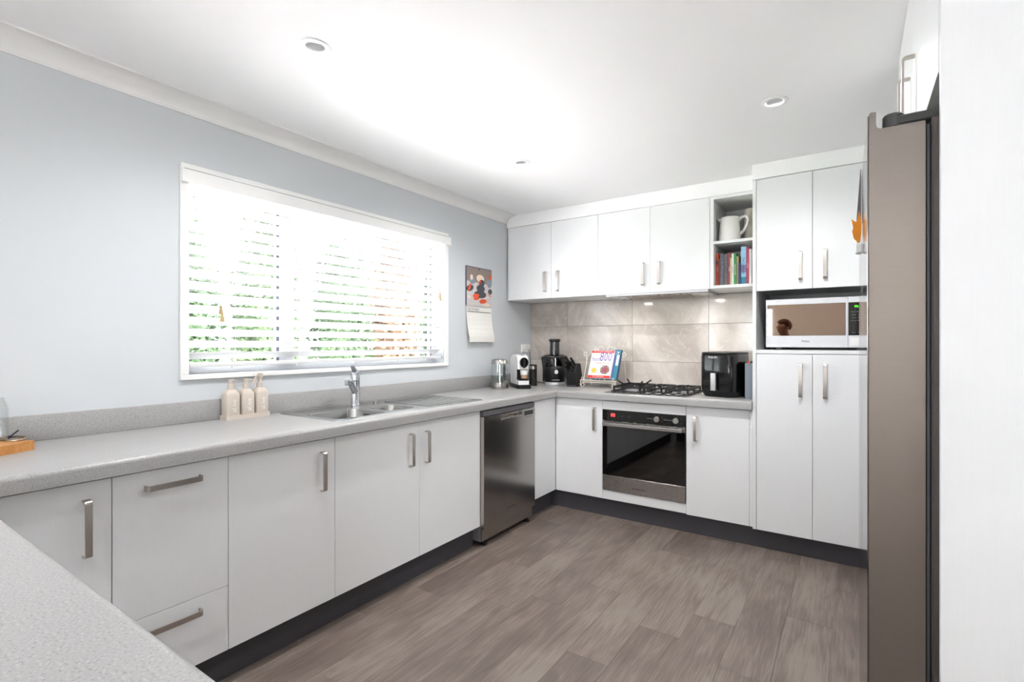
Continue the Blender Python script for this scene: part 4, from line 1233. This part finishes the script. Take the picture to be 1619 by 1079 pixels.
for i in range(6):
    r_, s_ = divmod(i, 2)
    base = Vector((-.02 + .04 * s_, -.017 - r_ * .018, .1805 - r_ * .0245)) + nrm * .0006
    Ln = (.115, .10, .095, .09, .075, .07)[i]
    up_ = Vector((0, .591, .806))
    F = frame(base, nrm, up_)
    kv = thing('kitchen_knife', kn_lab[i], 'knife', kbm @ base, ka, 'knives in the knife block')
    q = nbm(); Fl = frame((0, 0, 0), nrm, up_)
    prism(q, [(.004, -.009), (Ln * .5, -.007), (Ln - .01, -.010), (Ln, -.004), (Ln - .004, .008), (Ln * .5, .009), (.004, .009)], Fl, -.007, .007)
    bmesh.ops.bevel(q, geom=list(q.edges), offset=.002, segments=2, affect='EDGES'); hnd = part('handle', q, M['black'], kv, local=True)
    q = nbm(); prism(q, [(-.0004, -.0095), (.0036, -.0095), (.0036, .0095), (-.0004, .0095)], Fl, -.0075, .0075); part('bolster', q, M['chrome'], kv, local=True)
    q = nbm(); lathe(q, [(.0025, -.0078), (.0025, .0078)], (0, 0, 0), 8)
    bmesh.ops.transform(q, matrix=frame(Vector(nrm) * (Ln * .35), nrm, up_), verts=q.verts)
    lathe2 = part('rivet', q, M['chrome'], hnd, local=True)

# ------------------------------------------------------------------ cookbook stand with books
CS = Vector((.79, -.25, .9002))
cs = thing('cookbook_stand', 'cream scrolled wire cookbook stand holding recipe books', 'book stand', CS)


def spiral(c, r0, r1, a0, turns, n=22, xs=1):
    return [Vector((c[0] + xs * (r0 + (r1 - r0) * t) * math.cos(a0 + turns * 2 * math.pi * t), c[1], c[2] + (r0 + (r1 - r0) * t) * math.sin(a0 + turns * 2 * math.pi * t))) for t in (i / n for i in range(n + 1))]


wr = .0032
q = nbm()
LZ = .958
for s in (-1, 1):
    xe = .79 + s * .148
    # front foot scroll
    tube(q, [Vector((xe, -.272, LZ))] + spiral((xe - s * .014, -.272, .9245), .021, .006, R(35), -1.25, xs=s), wr, 7)
part('front_feet', q, M['wire'], cs)
q = nbm()
tube(q, [(.635, -.275, LZ), (.945, -.275, LZ)], wr, 7); tube(q, [(.640, -.235, LZ), (.940, -.235, LZ)], wr, 7)
for xx in (.640, .74, .84, .940): tube(q, [(xx, -.275, LZ), (xx, -.235, LZ)], .0026, 6)
tube(q, [(.645, -.276, LZ - .013), (.935, -.276, LZ - .013)], .0026, 6)
part('ledge', q, M['wire'], cs)
q = nbm()
for s in (-1, 1):
    pts = [Vector((.79 + s * .012, -.278, LZ + .004))] + [Vector((.79 + s * (.012 + .055 * t), -.278, LZ + .004 + .030 * math.sin(math.pi * min(t * 1.05, 1)))) for t in (i / 10 for i in range(1, 11))]
    tube(q, pts, .0022, 6)
    tube(q, spiral((.79 + s * .128, -.278, LZ + .016), .014, .005, R(-90), 1.1, xs=s), .0024, 6)
part('page_holders', q, M['wire'], cs)
q = nbm()
lean = Vector((0, .105, .225)).normalized()
for s in (-1, 1):
    q = nbm(); b_ = Vector((.79 + s * .140, -.235, LZ)); t_ = b_ + lean * .215 + Vector((s * .010, 0, 0))
    tube(q, [b_, t_], wr, 7)
    c_ = t_ + Vector((s * .016, 0, .016))
    tube(q, spiral((c_.x, c_.y, c_.z), .022, .006, R(-135), 1.2, xs=s), .0028, 7)
    tube(q, [t_ - Vector((0, 0, .004)), t_ + Vector((-s * .045, .010, .030)), t_ + Vector((-s * .075, .022, .075))], .0026, 6)
    tube(q, [c_ + Vector((0, .005, -.03)), Vector((.79 + s * .155, -.055, .9035))], .0026, 6)
    part('back_frame', q, M['wire'], cs)
q = nbm()
top = Vector((.79, -.235, LZ)) + lean * .275
for s in (-1, 1): tube(q, spiral((top.x + s * .036, top.y, top.z), .034, .012, R(-90), 1.0, xs=s), .0022, 6)
part('top_scrolls', q, M['wire'], cs)
# books leaning on the frame: frame axes along the lean
nb = Vector((0, -lean.z, lean.y))     # out of the cover


def lean_book(x0, x1, off, h, th, cover, label, prints=None, mats=None):
    o = Vector((x0, -.240, LZ + .0035)) + nb * off
    t = thing('cookbook', label, 'book', o, 0, 'cookbooks on the wire stand')
    F = frame(o, (1, 0, 0), lean)
    w = x1 - x0
    q = nbm(); prism(q, [(.002, .002), (w - .003, .002), (w - .003, h - .002), (.002, h - .002)], F, .0015, th - .0015); part('pages', q, M['paper'], t)
    q = nbm()
    prism(q, [(0, 0), (w, 0), (w, h), (0, h)], F, th - .0014, th); prism(q, [(0, 0), (w, 0), (w, h), (0, h)], F, 0, .0014); prism(q, [(0, 0), (.0015, 0), (.0015, h), (0, h)], F, .0014, th - .0014)
    cv = part('cover', q, cover, t)
    if prints:
        F2 = frame(o + nb * th, (1, 0, 0), lean)
        for nm, mk, fn in prints:
            q = nbm(); fn(q, F2); part(nm, q, M[mk], cv, normals=False, smooth=False)
    return t


lean_book(.742, .944, .0015, .262, .010, M['navy'], 'dark blue magazine at the back of the cookbook stand',
          [('title_print', 'yellow', lambda q, F: (flat(q, [(.07, .246), (.15, .246), (.15, .254), (.07, .254)], F, .0004)))])
lean_book(.738, .938, .0125, .252, .012, M['teal'], 'teal cookbook second from the back on the stand',
          [('title_print', 'paper', lambda q, F: (text(q, 'EASY', .04, F @ Matrix.Translation((.150, .225, 0))), flat(q, [(.175, .12), (.196, .12), (.196, .21), (.175, .21)], F, .0004)))])
lean_book(.699, .902, .0255, .243, .010, M['purple'], 'purple-edged cookbook just behind the white front book')


def f_title(q, F):
    text(q, '800', .088, F @ Matrix.Translation((.128, .178, 0)) @ Matrix.Diagonal((.80, 1.25, 1, 1))); text(q, 'fast', .050, F @ Matrix.Translation((.046, .160, 0)))


def f_red(q, F):
    text(q, 'recipe book', .024, F @ Matrix.Translation((.105, .128, 0)))


def f_plate(q, F):
    flat(q, ellipse(.136, .070, .040, .040, 24), F, .0003)


def f_food(q, F):
    for i in range(14):
        a = i * 2.4; r = .004 + .0022 * i
        f = flat(q, ellipse(.136 + r * math.cos(a), .070 + r * math.sin(a), .010, .008, 10, a), F, .0005 + i * .00002)


lean_book(.707, .897, .0365, .240, .016, M['paper'], 'white recipe book with red bands and large 800 title at the front of the stand',
          [('title_print', 'purple', f_title), ('subtitle_print', 'red', f_red), ('red_band', 'red', lambda q, F: flat(q, [(0, .214), (.190, .214), (.190, .236), (0, .236)], F, .0003)), ('red_band', 'red', lambda q, F: flat(q, [(0, 0), (.190, 0), (.190, .020), (0, .020)], F, .0003)), ('badge', 'yellow', lambda q, F: flat(q, ellipse(.045, .062, .022, .022, 24), F, .0003)),
           ('plate_print', 'inklight', f_plate), ('food_print', 'dullred', f_food), ('band_text', 'white', lambda q, F: (text(q, 'THE ULTIMATE COMPANION', .0125, F @ Matrix.Translation((.095, .225, 0)), h=.0008), text(q, 'the', .02, F @ Matrix.Translation((.03, .19, 0)), h=.0008), text(q, 'DR CLARE BAILEY', .012, F @ Matrix.Translation((.09, .010, 0)), h=.0008)))])

# ------------------------------------------------------------------ air fryer (local: front is -y)
af = thing('air_fryer', 'glossy black air fryer with silver handle beside the hob', 'air fryer', (1.752, -.335, .9002), R(-14))


def sq(h, r, z): return [Vector((x, y, z)) for x, y in rrect(-h, h, -h, h, r, 6)]


q = nbm(); loft(q, [sq(.106, .05, 0), sq(.110, .05, .006), sq(.122, .055, .036)]); part('base', q, M['blackmatt'], af, local=True)
q = nbm(); loft(q, [sq(.1225, .055, .0362), sq(.126, .055, .10), sq(.126, .055, .27), sq(.122, .055, .284)]); part('body', q, M['blackgloss'], af, local=True)
q = nbm(); loft(q, [sq(.123, .055, .2842), sq(.125, .055, .290), sq(.120, .055, .296), sq(.08, .04, .300)]); part('lid', q, M['black'], af, local=True)
q = slab(nbm(), [-.09, .09], [.04, .165], lambda a, b: True, -.1305, -.1265, 1); bmesh.ops.bevel(q, geom=list(q.edges), offset=.0012, affect='EDGES'); bk = part('basket_front', q, M['blackgloss'], af, local=True)
q = nbm(); box(q, -.022, .012, -.164, -.150, .045, .160, bev=.004, seg=2); part('handle', q, M['silver'], bk, local=True)
q = nbm(); box(q, -.018, .010, -.1498, -.1308, .047, .158); part('handle_core', q, M['black'], bk, local=True)
part('brand_print', text(nbm(), 'PHILIPS', .020, frame((-.022, -.1265, .262), (1, 0, 0), (0, 0, 1))), M['white'], af, local=True, normals=False, smooth=False)

# chopping board set beside the pantry
cb = thing('chopping_board_set', 'slate grey upright chopping board case against the pantry side', 'board set', (1.925, -.28, .9002))
q = nbm(); box(q, 1.897, 1.903, -.452, -.14, .9002, 1.128); box(q, 1.9525, 1.9585, -.452, -.14, .9002, 1.128); box(q, 1.9032, 1.9523, -.452, -.14, .9002, .912); box(q, 1.9032, 1.9523, -.146, -.14, .9122, 1.128)
part('case', q, M['blackmatt'], cb)
bx('front_plate', M['caddygrey'], cb, 1.897, 1.9585, -.457, -.4522, .9002, 1.129)
for k, mk in enumerate(('red', 'navy', 'green', 'white')):
    b_ = bx('board', M['white'], cb, 1.906 + k * .0115, 1.914 + k * .0115, -.445, -.150, .9125, 1.126)
    bx('colour_tab', M[mk], b_, 1.906 + k * .0115, 1.914 + k * .0115, -.43 + k * .06, -.39 + k * .06, 1.1262, 1.140)

# ------------------------------------------------------------------ open shelf contents
jg = thing('ceramic_jug', 'white embossed ceramic jug on the upper open shelf', 'jug', (1.776, -.30, 1.9417))
jc_ = (1.776, -.30, 1.9417)
q = nbm(); lathe(q, [(.060, 0), (.066, .004), (.069, .03), (.064, .10), (.058, .15), (.057, .168), (.054, .168), (.053, .15), (.060, .09), (.060, .01), (.001, .008)], jc_, 36); part('body', q, M['ceramic'], jg)
q = nbm(); F = frame((1.776 - .054, -.30, 1.9417 + .140), (0, 1, 0), (0, 0, 1))
rings = []
for t in range(5):
    k = t / 4
    rings.append([Vector((1.776 - .050 - .032 * k, -.30 + a * (1 - .45 * k), 1.9417 + z + .010 * k)) for a, z in ((-.030, .160), (-.018, .140 + .018 * k), (0, .132 + .022 * k), (.018, .140 + .018 * k), (.030, .160), (.024, .163), (.012, .150 + .012 * k), (0, .144 + .016 * k), (-.012, .150 + .012 * k), (-.024, .163))])
loft(q, rings); part('spout', q, M['ceramic'], jg)
q = nbm(); tube(q, [(1.776 + .052, -.30, 2.082), (1.776 + .075, -.30, 2.106), (1.776 + .100, -.30, 2.108), (1.776 + .114, -.30, 2.085), (1.776 + .106, -.30, 2.045), (1.776 + .086, -.30, 2.010), (1.776 + .062, -.30, 1.988)], [.010, .010, .0095, .009, .009, .0085, .009], 10); part('handle', q, M['ceramic'], jg)
va = thing('tall_vase', 'tall weathered cream vase behind the jug on the upper shelf', 'vase', (1.884, -.212, 1.9417))
q = nbm(); lathe(q, [(.030, 0), (.034, .006), (.032, .10), (.034, .20), (.031, .225), (.026, .232), (.022, .228), (.026, .15), (.026, .02), (.001, .015)], (1.884, -.212, 1.9417), 24); part('body', q, M['stonevase'], va)
bk = thing('upright_book', 'cream hardback standing at the right of the upper shelf', 'book', (1.925, -.2, 1.9417))
bx('pages', M['paper'], bk, 1.9245, 1.9390, -.278, -.13, 1.9425, 2.180); q = nbm()
box(q, 1.9225, 1.9243, -.282, -.128, 1.9417, 2.184); box(q, 1.9392, 1.941, -.282, -.128, 1.9417, 2.184); box(q, 1.9244, 1.9391, -.282, -.2785, 1.9417, 2.184); part('cover', q, M['straw'], bk)
# cookbook row: x-width, height, depth, colour, label
row = [(1.6965, .013, .225, 'orange', 'orange-red book at the left end of the cookbook row'), (1.7105, .012, .185, 'brownred', 'small brown-red book beside the orange one'), (1.7235, .022, .220, 'marble', 'black and white patterned cookbook in the shelf row'),
       (1.7465, .024, .215, 'greybook', 'grey cookbook with dark vertical lettering'), (1.7715, .017, .222, 'dullred', 'dull red cookbook in the middle of the row'), (1.7890, .007, .185, 'straw', 'thin cream booklet beside the dull red cookbook'),
       (1.7965, .013, .212, 'paper', 'white-spined cookbook left of the green one'), (1.8100, .014, .212, 'green', 'bright green cookbook in the shelf row'), (1.8245, .014, .195, 'tan', 'tan-spined book right of the green cookbook'),
       (1.8395, .014, .150, 'navy', 'short dark book in the shelf row'), (1.8545, .032, .252, 'sky', 'tall thick light blue cookbook in the shelf row'), (1.8875, .012, .248, 'pink', 'tall pink-red book at the right end of the row'), (1.9005, .016, .235, 'white', 'white book hidden at the far right of the cookbook row')]
for i, (x0, w, h, mk, lab) in enumerate(row):
    b_ = thing('cookbook', lab, 'book', (x0 + w / 2, -.25, 1.6452), 0, 'cookbooks in the open shelf')
    yf = -.335 - .006 * ((i * 7) % 4); dp = .17
    bx('pages', M['paper'], b_, x0 + .0016, x0 + w - .0016, yf + .003, yf + dp - .003, 1.6465, 1.6452 + h - .004)
    q = nbm(); z0 = 1.6452
    box(q, x0, x0 + .0015, yf, yf + dp, z0, z0 + h); box(q, x0 + w - .0015, x0 + w, yf, yf + dp, z0, z0 + h); box(q, x0 + .0015, x0 + w - .0015, yf, yf + .0022, z0, z0 + h)
    cv = part('cover', q, M[mk], b_)
    F = frame((x0 + w / 2, yf - .0002, z0 + h / 2), (0, 0, -1), (1, 0, 0))
    tx = {0: ('HEALTHY', 'white', .009), 3: ('STU', 'ink', .022), 4: ('COOK', 'paper', .010), 6: ('simple food', 'ink', .008), 7: ('GREEN KITCHEN', 'paper', .010), 10: ('The Cookbook', 'navy', .018), 11: ('Delicious', 'paper', .008)}.get(i)
    if tx: part('spine_title', text(nbm(), tx[0], tx[2], F), M[tx[1]], cv, normals=False, smooth=False)
    if i == 0: bx('spine_label', M['greenred'], cv, x0, x0 + w, yf - .0004, yf - .0001, z0 + h * .68, z0 + h * .76)
    if i == 10: bx('spine_label', M['lilac'], cv, x0, x0 + w, yf - .0004, yf - .0001, z0 + h * .32, z0 + h * .52); bx('spine_label', M['teal'], cv, x0, x0 + w, yf - .0004, yf - .0001, z0, z0 + h * .20)

# ------------------------------------------------------------------ outdoors
struct('ground', box(nbm(), -18, -.14, -14, 18, -.55, -.35), M['lawn'], smooth=False)
struct('added_bounce_paving', box(nbm(), -7.2, -.14, -14, 14, -.35, -.33), M['bouncestone'], smooth=False)  # unseen pale paving added to bounce sunlight up through the window
struct('patio', box(nbm(), -.14, 14, -18, YR - .14, -.2, -.08), M['paving'], smooth=False)
struct('patio_side', box(nbm(), XR + .14, 14, YR - .14, 6, -.2, -.08), M['paving'], smooth=False)
struct('added_sun_blocker', box(nbm(), -9.8, -3.9, -8, 18, 8.0, 8.1), M['fencewood'], smooth=False)  # unseen slab added to keep the sun off the shrubs
struct('added_eave_left', box(nbm(), -.85, -.131, YR - 1.3, .5, ZC + .082, ZC + .16), M['fencewood'], smooth=False)  # unseen eave added to cut sky light and shade the near paving
struct('roof_added_eaves', box(nbm(), -.13, XR + 1.3, YR - 1.3, .5, ZC + .082, ZC + .16), M['fencewood'], smooth=False)  # unseen side and rear overhangs added to block sun and sky light
fe = thing('garden_fence', 'pale grey horizontal board fence in the garden beyond the window', 'fence', (-10.2, 5, -.35))
for k in range(9):
    bx('board', M['fencewood'], fe, -10.22, -10.19, -4, 14, -.28 + k * .17, -.125 + k * .17, bev=.004)
for k in range(8):
    bx('post', M['fencewood'], fe, -10.31, -10.225, -3 + k * 2.1, -2.91 + k * 2.1, -.35, 1.30)


def shrub(c, rx, ry, rz, n, mk, label, seed, ls=.07, name='garden_shrub', trunk=True):
    rnd = random.Random(seed)
    t = thing(name, label, 'shrub', (c[0], c[1], -.35), 0, 'garden shrubs beyond the window')
    vs_, fs_ = [], []
    for i in range(n):
        d = Vector((rnd.gauss(0, 1), rnd.gauss(0, 1), rnd.gauss(0, 1))).normalized()
        r = rnd.uniform(.55, 1.0)
        bump_ = 1 + .22 * math.sin(d.x * 5 + seed) * math.sin(d.z * 6 + seed * 2) + .12 * math.sin(d.y * 9)
        p = Vector((c[0] + d.x * rx * r * bump_, c[1] + d.y * ry * r * bump_, c[2] + d.z * rz * r * bump_))
        if p.z < -.3: continue
        a = Vector((rnd.gauss(0, 1), rnd.gauss(0, 1), rnd.gauss(0, .6))).normalized(); b = a.cross(d + Vector((0, 0, .3))).normalized()
        L_ = ls * rnd.uniform(.7, 1.4)
        k = len(vs_)
        vs_ += [p - a * L_ * .5, p + b * L_ * .22, p + a * L_ * .5, p - b * L_ * .22]
        fs_.append((k, k + 1, k + 2, k + 3))
    o_ = origin_of(t)
    m = bpy.data.meshes.new('foliage'); m.from_pydata([v - o_ for v in vs_], [], fs_); m.materials.append(M[mk])
    f = bpy.data.objects.new('foliage', m); COL.objects.link(f); f.parent = t
    if trunk:
        q = nbm(); tube(q, [(c[0], c[1], -.35), (c[0] + .04, c[1] + .03, c[2] * .5), (c[0], c[1], c[2])], [.05, .04, .02], 8); part('stem', q, M['bark'], t)
    return t


for k, (x, y, zc, rz_, mk, lab) in enumerate(((-7.9, .3, 1.7, 2.2, 'leafA', 'tall green shrub outside, at the left edge of the blind'), (-8.1, 2.1, 2.0, 2.5, 'leafB', 'pale green shrub outside, seen through the blind near the mullion'),
                                              (-7.9, 3.9, 1.8, 2.2, 'leafA', 'green shrub outside, seen just right of the window mullion'), (-8.1, 5.7, 2.1, 2.6, 'leafC', 'bronze-leaved shrub outside, seen through the right half of the blind'),
                                              (-7.9, 7.5, 1.8, 2.2, 'leafA', 'green shrub outside, seen at the far right of the blind'))):
    shrub((x, y, zc), .7, .68, rz_, 9000, mk, lab, k + 1, .15)
for k, (x, y, lab) in enumerate(((-1.5, -2.3, 'low red flowering plant outside below the window, left'), (-1.6, -1.3, 'low red flowering plant outside below the window, middle'), (-1.9, .3, 'low red flowering plant outside below the window, right'))):
    t = shrub((x, y, .35), .28, .35, .55, 420, 'leafA', lab, 20 + k, .06, 'flowering_plant')
    rnd = random.Random(k)
    for j in range(7):
        fx, fy, fz = x + rnd.uniform(-.2, .2), y + rnd.uniform(-.3, .3), rnd.uniform(.94, 1.06)
        q = nbm()
        for a in range(5):
            ca_, sa_ = math.cos(a * 1.2566), math.sin(a * 1.2566)
            F = frame((fx + .02 * ca_, fy + .02 * sa_, fz), (ca_, sa_, .3), (-sa_, ca_, 0))
            prism(q, ellipse(0, 0, .022, .014, 8), F, 0, .001)
        part('flower', q, M['petal'], t)

# ------------------------------------------------------------------ photographer behind the peninsula (seen only in the microwave door)
M['skin'] = mat('skin', '#c08a70', .55, var=.05, vscale=12)
M['shirt'] = mat('dark_teal_cloth', '#23343c', .85, var=.12, vscale=30, bump=.1, bscale=120)
M['trousers'] = mat('dark_cloth', '#2a2b30', .85, var=.1, vscale=30)
M['hair'] = mat('auburn_hair', '#6b3a22', .6, var=.25, vscale=60, bump=.3, bscale=90)


def skin_mesh(name, nodes, edges, m, parent, root, lvl=2):
    """continuous surface grown on a skeleton: nodes = {key: (x, y, z, radius_x, radius_y)}"""
    keys = list(nodes)
    bm = bmesh.new(); lay = bm.verts.layers.skin.verify()
    vs_ = {}
    for k in keys:
        n = nodes[k]; v = bm.verts.new(n[:3]); v[lay].radius = (n[3], n[4] if len(n) > 4 else n[3]); v[lay].use_root = (k == root); vs_[k] = v
    for a, b in edges: bm.edges.new((vs_[a], vs_[b]))
    me = bpy.data.meshes.new(name); bm.to_mesh(me); bm.free(); me.materials.append(m)
    o = bpy.data.objects.new(name, me); COL.objects.link(o); o.parent = parent
    o.modifiers.new('skin', 'SKIN').use_smooth_shade = True
    ss = o.modifiers.new('subsurf', 'SUBSURF'); ss.levels = lvl; ss.render_levels = lvl
    return o


pp = thing('person', 'person in a dark top with auburn hair, reflected in the microwave door', 'person', (1.73, -4.95, 0), R(48))
N_ = {'pel': (0, 0, .86, .13, .10), 'sp': (0, .005, .98, .115, .09), 'ch': (0, .01, 1.12, .13, .10), 'uc': (0, .015, 1.265, .12, .085), 'nb': (0, .03, 1.335, .055, .055), 'nk': (0, .045, 1.37, .048, .05),
      'jaw': (0, .075, 1.41, .055, .068), 'hd': (0, .075, 1.475, .074, .088), 'cr': (0, .06, 1.54, .055, .065)}
E_ = [('pel', 'sp'), ('sp', 'ch'), ('ch', 'uc'), ('uc', 'nb'), ('nb', 'nk'), ('nk', 'jaw'), ('jaw', 'hd'), ('hd', 'cr')]
for sd_, sg in (('l', -1), ('r', 1)):
    N_.update({'sh' + sd_: (sg * .155, .01, 1.29, .056), 'el' + sd_: (sg * .205, -.02, 1.01, .040), 'wr' + sd_: (sg * .15, .19, .965, .026), 'pa' + sd_: (sg * .135, .25, .965, .030, .018),
               'hp' + sd_: (sg * .085, 0, .80, .082), 'kn' + sd_: (sg * .095, .015, .45, .056), 'an' + sd_: (sg * .095, -.01, .10, .040), 'to' + sd_: (sg * .105, .13, .035, .034)})
    E_ += [('uc', 'sh' + sd_), ('sh' + sd_, 'el' + sd_), ('el' + sd_, 'wr' + sd_), ('wr' + sd_, 'pa' + sd_), ('pel', 'hp' + sd_), ('hp' + sd_, 'kn' + sd_), ('kn' + sd_, 'an' + sd_), ('an' + sd_, 'to' + sd_)]
    for f_, (ox, Lf) in enumerate(((-.026, .062), (-.009, .072), (.009, .068), (.026, .052))):
        b_ = 'f%d%s' % (f_, sd_)
        N_.update({b_ + 'a': (sg * .135 + ox, .285, .962, .009), b_ + 'b': (sg * .132 + ox, .285 + Lf * .5, .955, .0085), b_ + 'c': (sg * .128 + ox, .285 + Lf, .938, .0075)})
        E_ += [('pa' + sd_, b_ + 'a'), (b_ + 'a', b_ + 'b'), (b_ + 'b', b_ + 'c')]
    N_.update({'t' + sd_ + 'a': (sg * .135 - sg * .038, .245, .972, .010), 't' + sd_ + 'b': (sg * .135 - sg * .055, .275, .972, .0085)})
    E_ += [('pa' + sd_, 't' + sd_ + 'a'), ('t' + sd_ + 'a', 't' + sd_ + 'b')]
skin_mesh('body', N_, E_, M['skin'], pp, 'pel')
tk = ('pel', 'sp', 'ch', 'uc', 'nb', 'shl', 'ell', 'shr', 'elr')
grow = lambda k, d: (*N_[k][:3], N_[k][3] + d, (N_[k][4] if len(N_[k]) > 4 else N_[k][3]) + d)
skin_mesh('shirt', {k: grow(k, .020) for k in tk}, [e for e in E_ if e[0] in tk and e[1] in tk], M['shirt'], pp, 'pel')
lk = ('sp', 'pel', 'hpl', 'knl', 'anl', 'hpr', 'knr', 'anr')
skin_mesh('trousers', {k: grow(k, .010) for k in lk}, [e for e in E_ if e[0] in lk and e[1] in lk], M['trousers'], pp, 'pel')
q = nbm(); bmesh.ops.create_uvsphere(q, u_segments=24, v_segments=14, radius=1)
for v in list(q.verts):
    if v.co.y > .35 and v.co.z < .35 or v.co.z < -.75: q.verts.remove(v)
bmesh.ops.transform(q, matrix=Matrix.Translation((0, .060, 1.498)) @ Matrix.Diagonal((.088, .102, .092, 1)), verts=q.verts); part('hair', q, M['hair'], pp, local=True)
q = nbm(); lathe(q, [(.013, 0), (.010, .012), (.006, .028), (.003, .036)], (0, 0, 0), 10); bmesh.ops.transform(q, matrix=Matrix.Translation((0, .158, 1.452)) @ Matrix.Rotation(R(-12), 4, 'X'), verts=q.verts); part('nose', q, M['skin'], pp, local=True)
for sg in (-1, 1):
    q = nbm(); bmesh.ops.create_uvsphere(q, u_segments=10, v_segments=8, radius=1); bmesh.ops.transform(q, matrix=Matrix.Translation((sg * .029, .150, 1.478)) @ Matrix.Diagonal((.012, .007, .006, 1)), verts=q.verts); part('eye', q, M['ink'], pp, local=True)
    q = nbm(); bmesh.ops.create_uvsphere(q, u_segments=10, v_segments=8, radius=1); bmesh.ops.transform(q, matrix=Matrix.Translation((sg * .080, .065, 1.462)) @ Matrix.Diagonal((.008, .020, .030, 1)), verts=q.verts); part('ear', q, M['skin'], pp, local=True)
    q = nbm(); bmesh.ops.create_uvsphere(q, u_segments=14, v_segments=10, radius=1); bmesh.ops.transform(q, matrix=Matrix.Translation((sg * .101, .075, .045)) @ Matrix.Diagonal((.050, .135, .045, 1)), verts=q.verts); part('shoe', q, M['black'], pp, local=True)
q = nbm(); bmesh.ops.create_uvsphere(q, u_segments=12, v_segments=8, radius=1); bmesh.ops.transform(q, matrix=Matrix.Translation((0, .146, 1.425)) @ Matrix.Diagonal((.022, .006, .006, 1)), verts=q.verts); part('mouth', q, M['dullred'], pp, local=True)
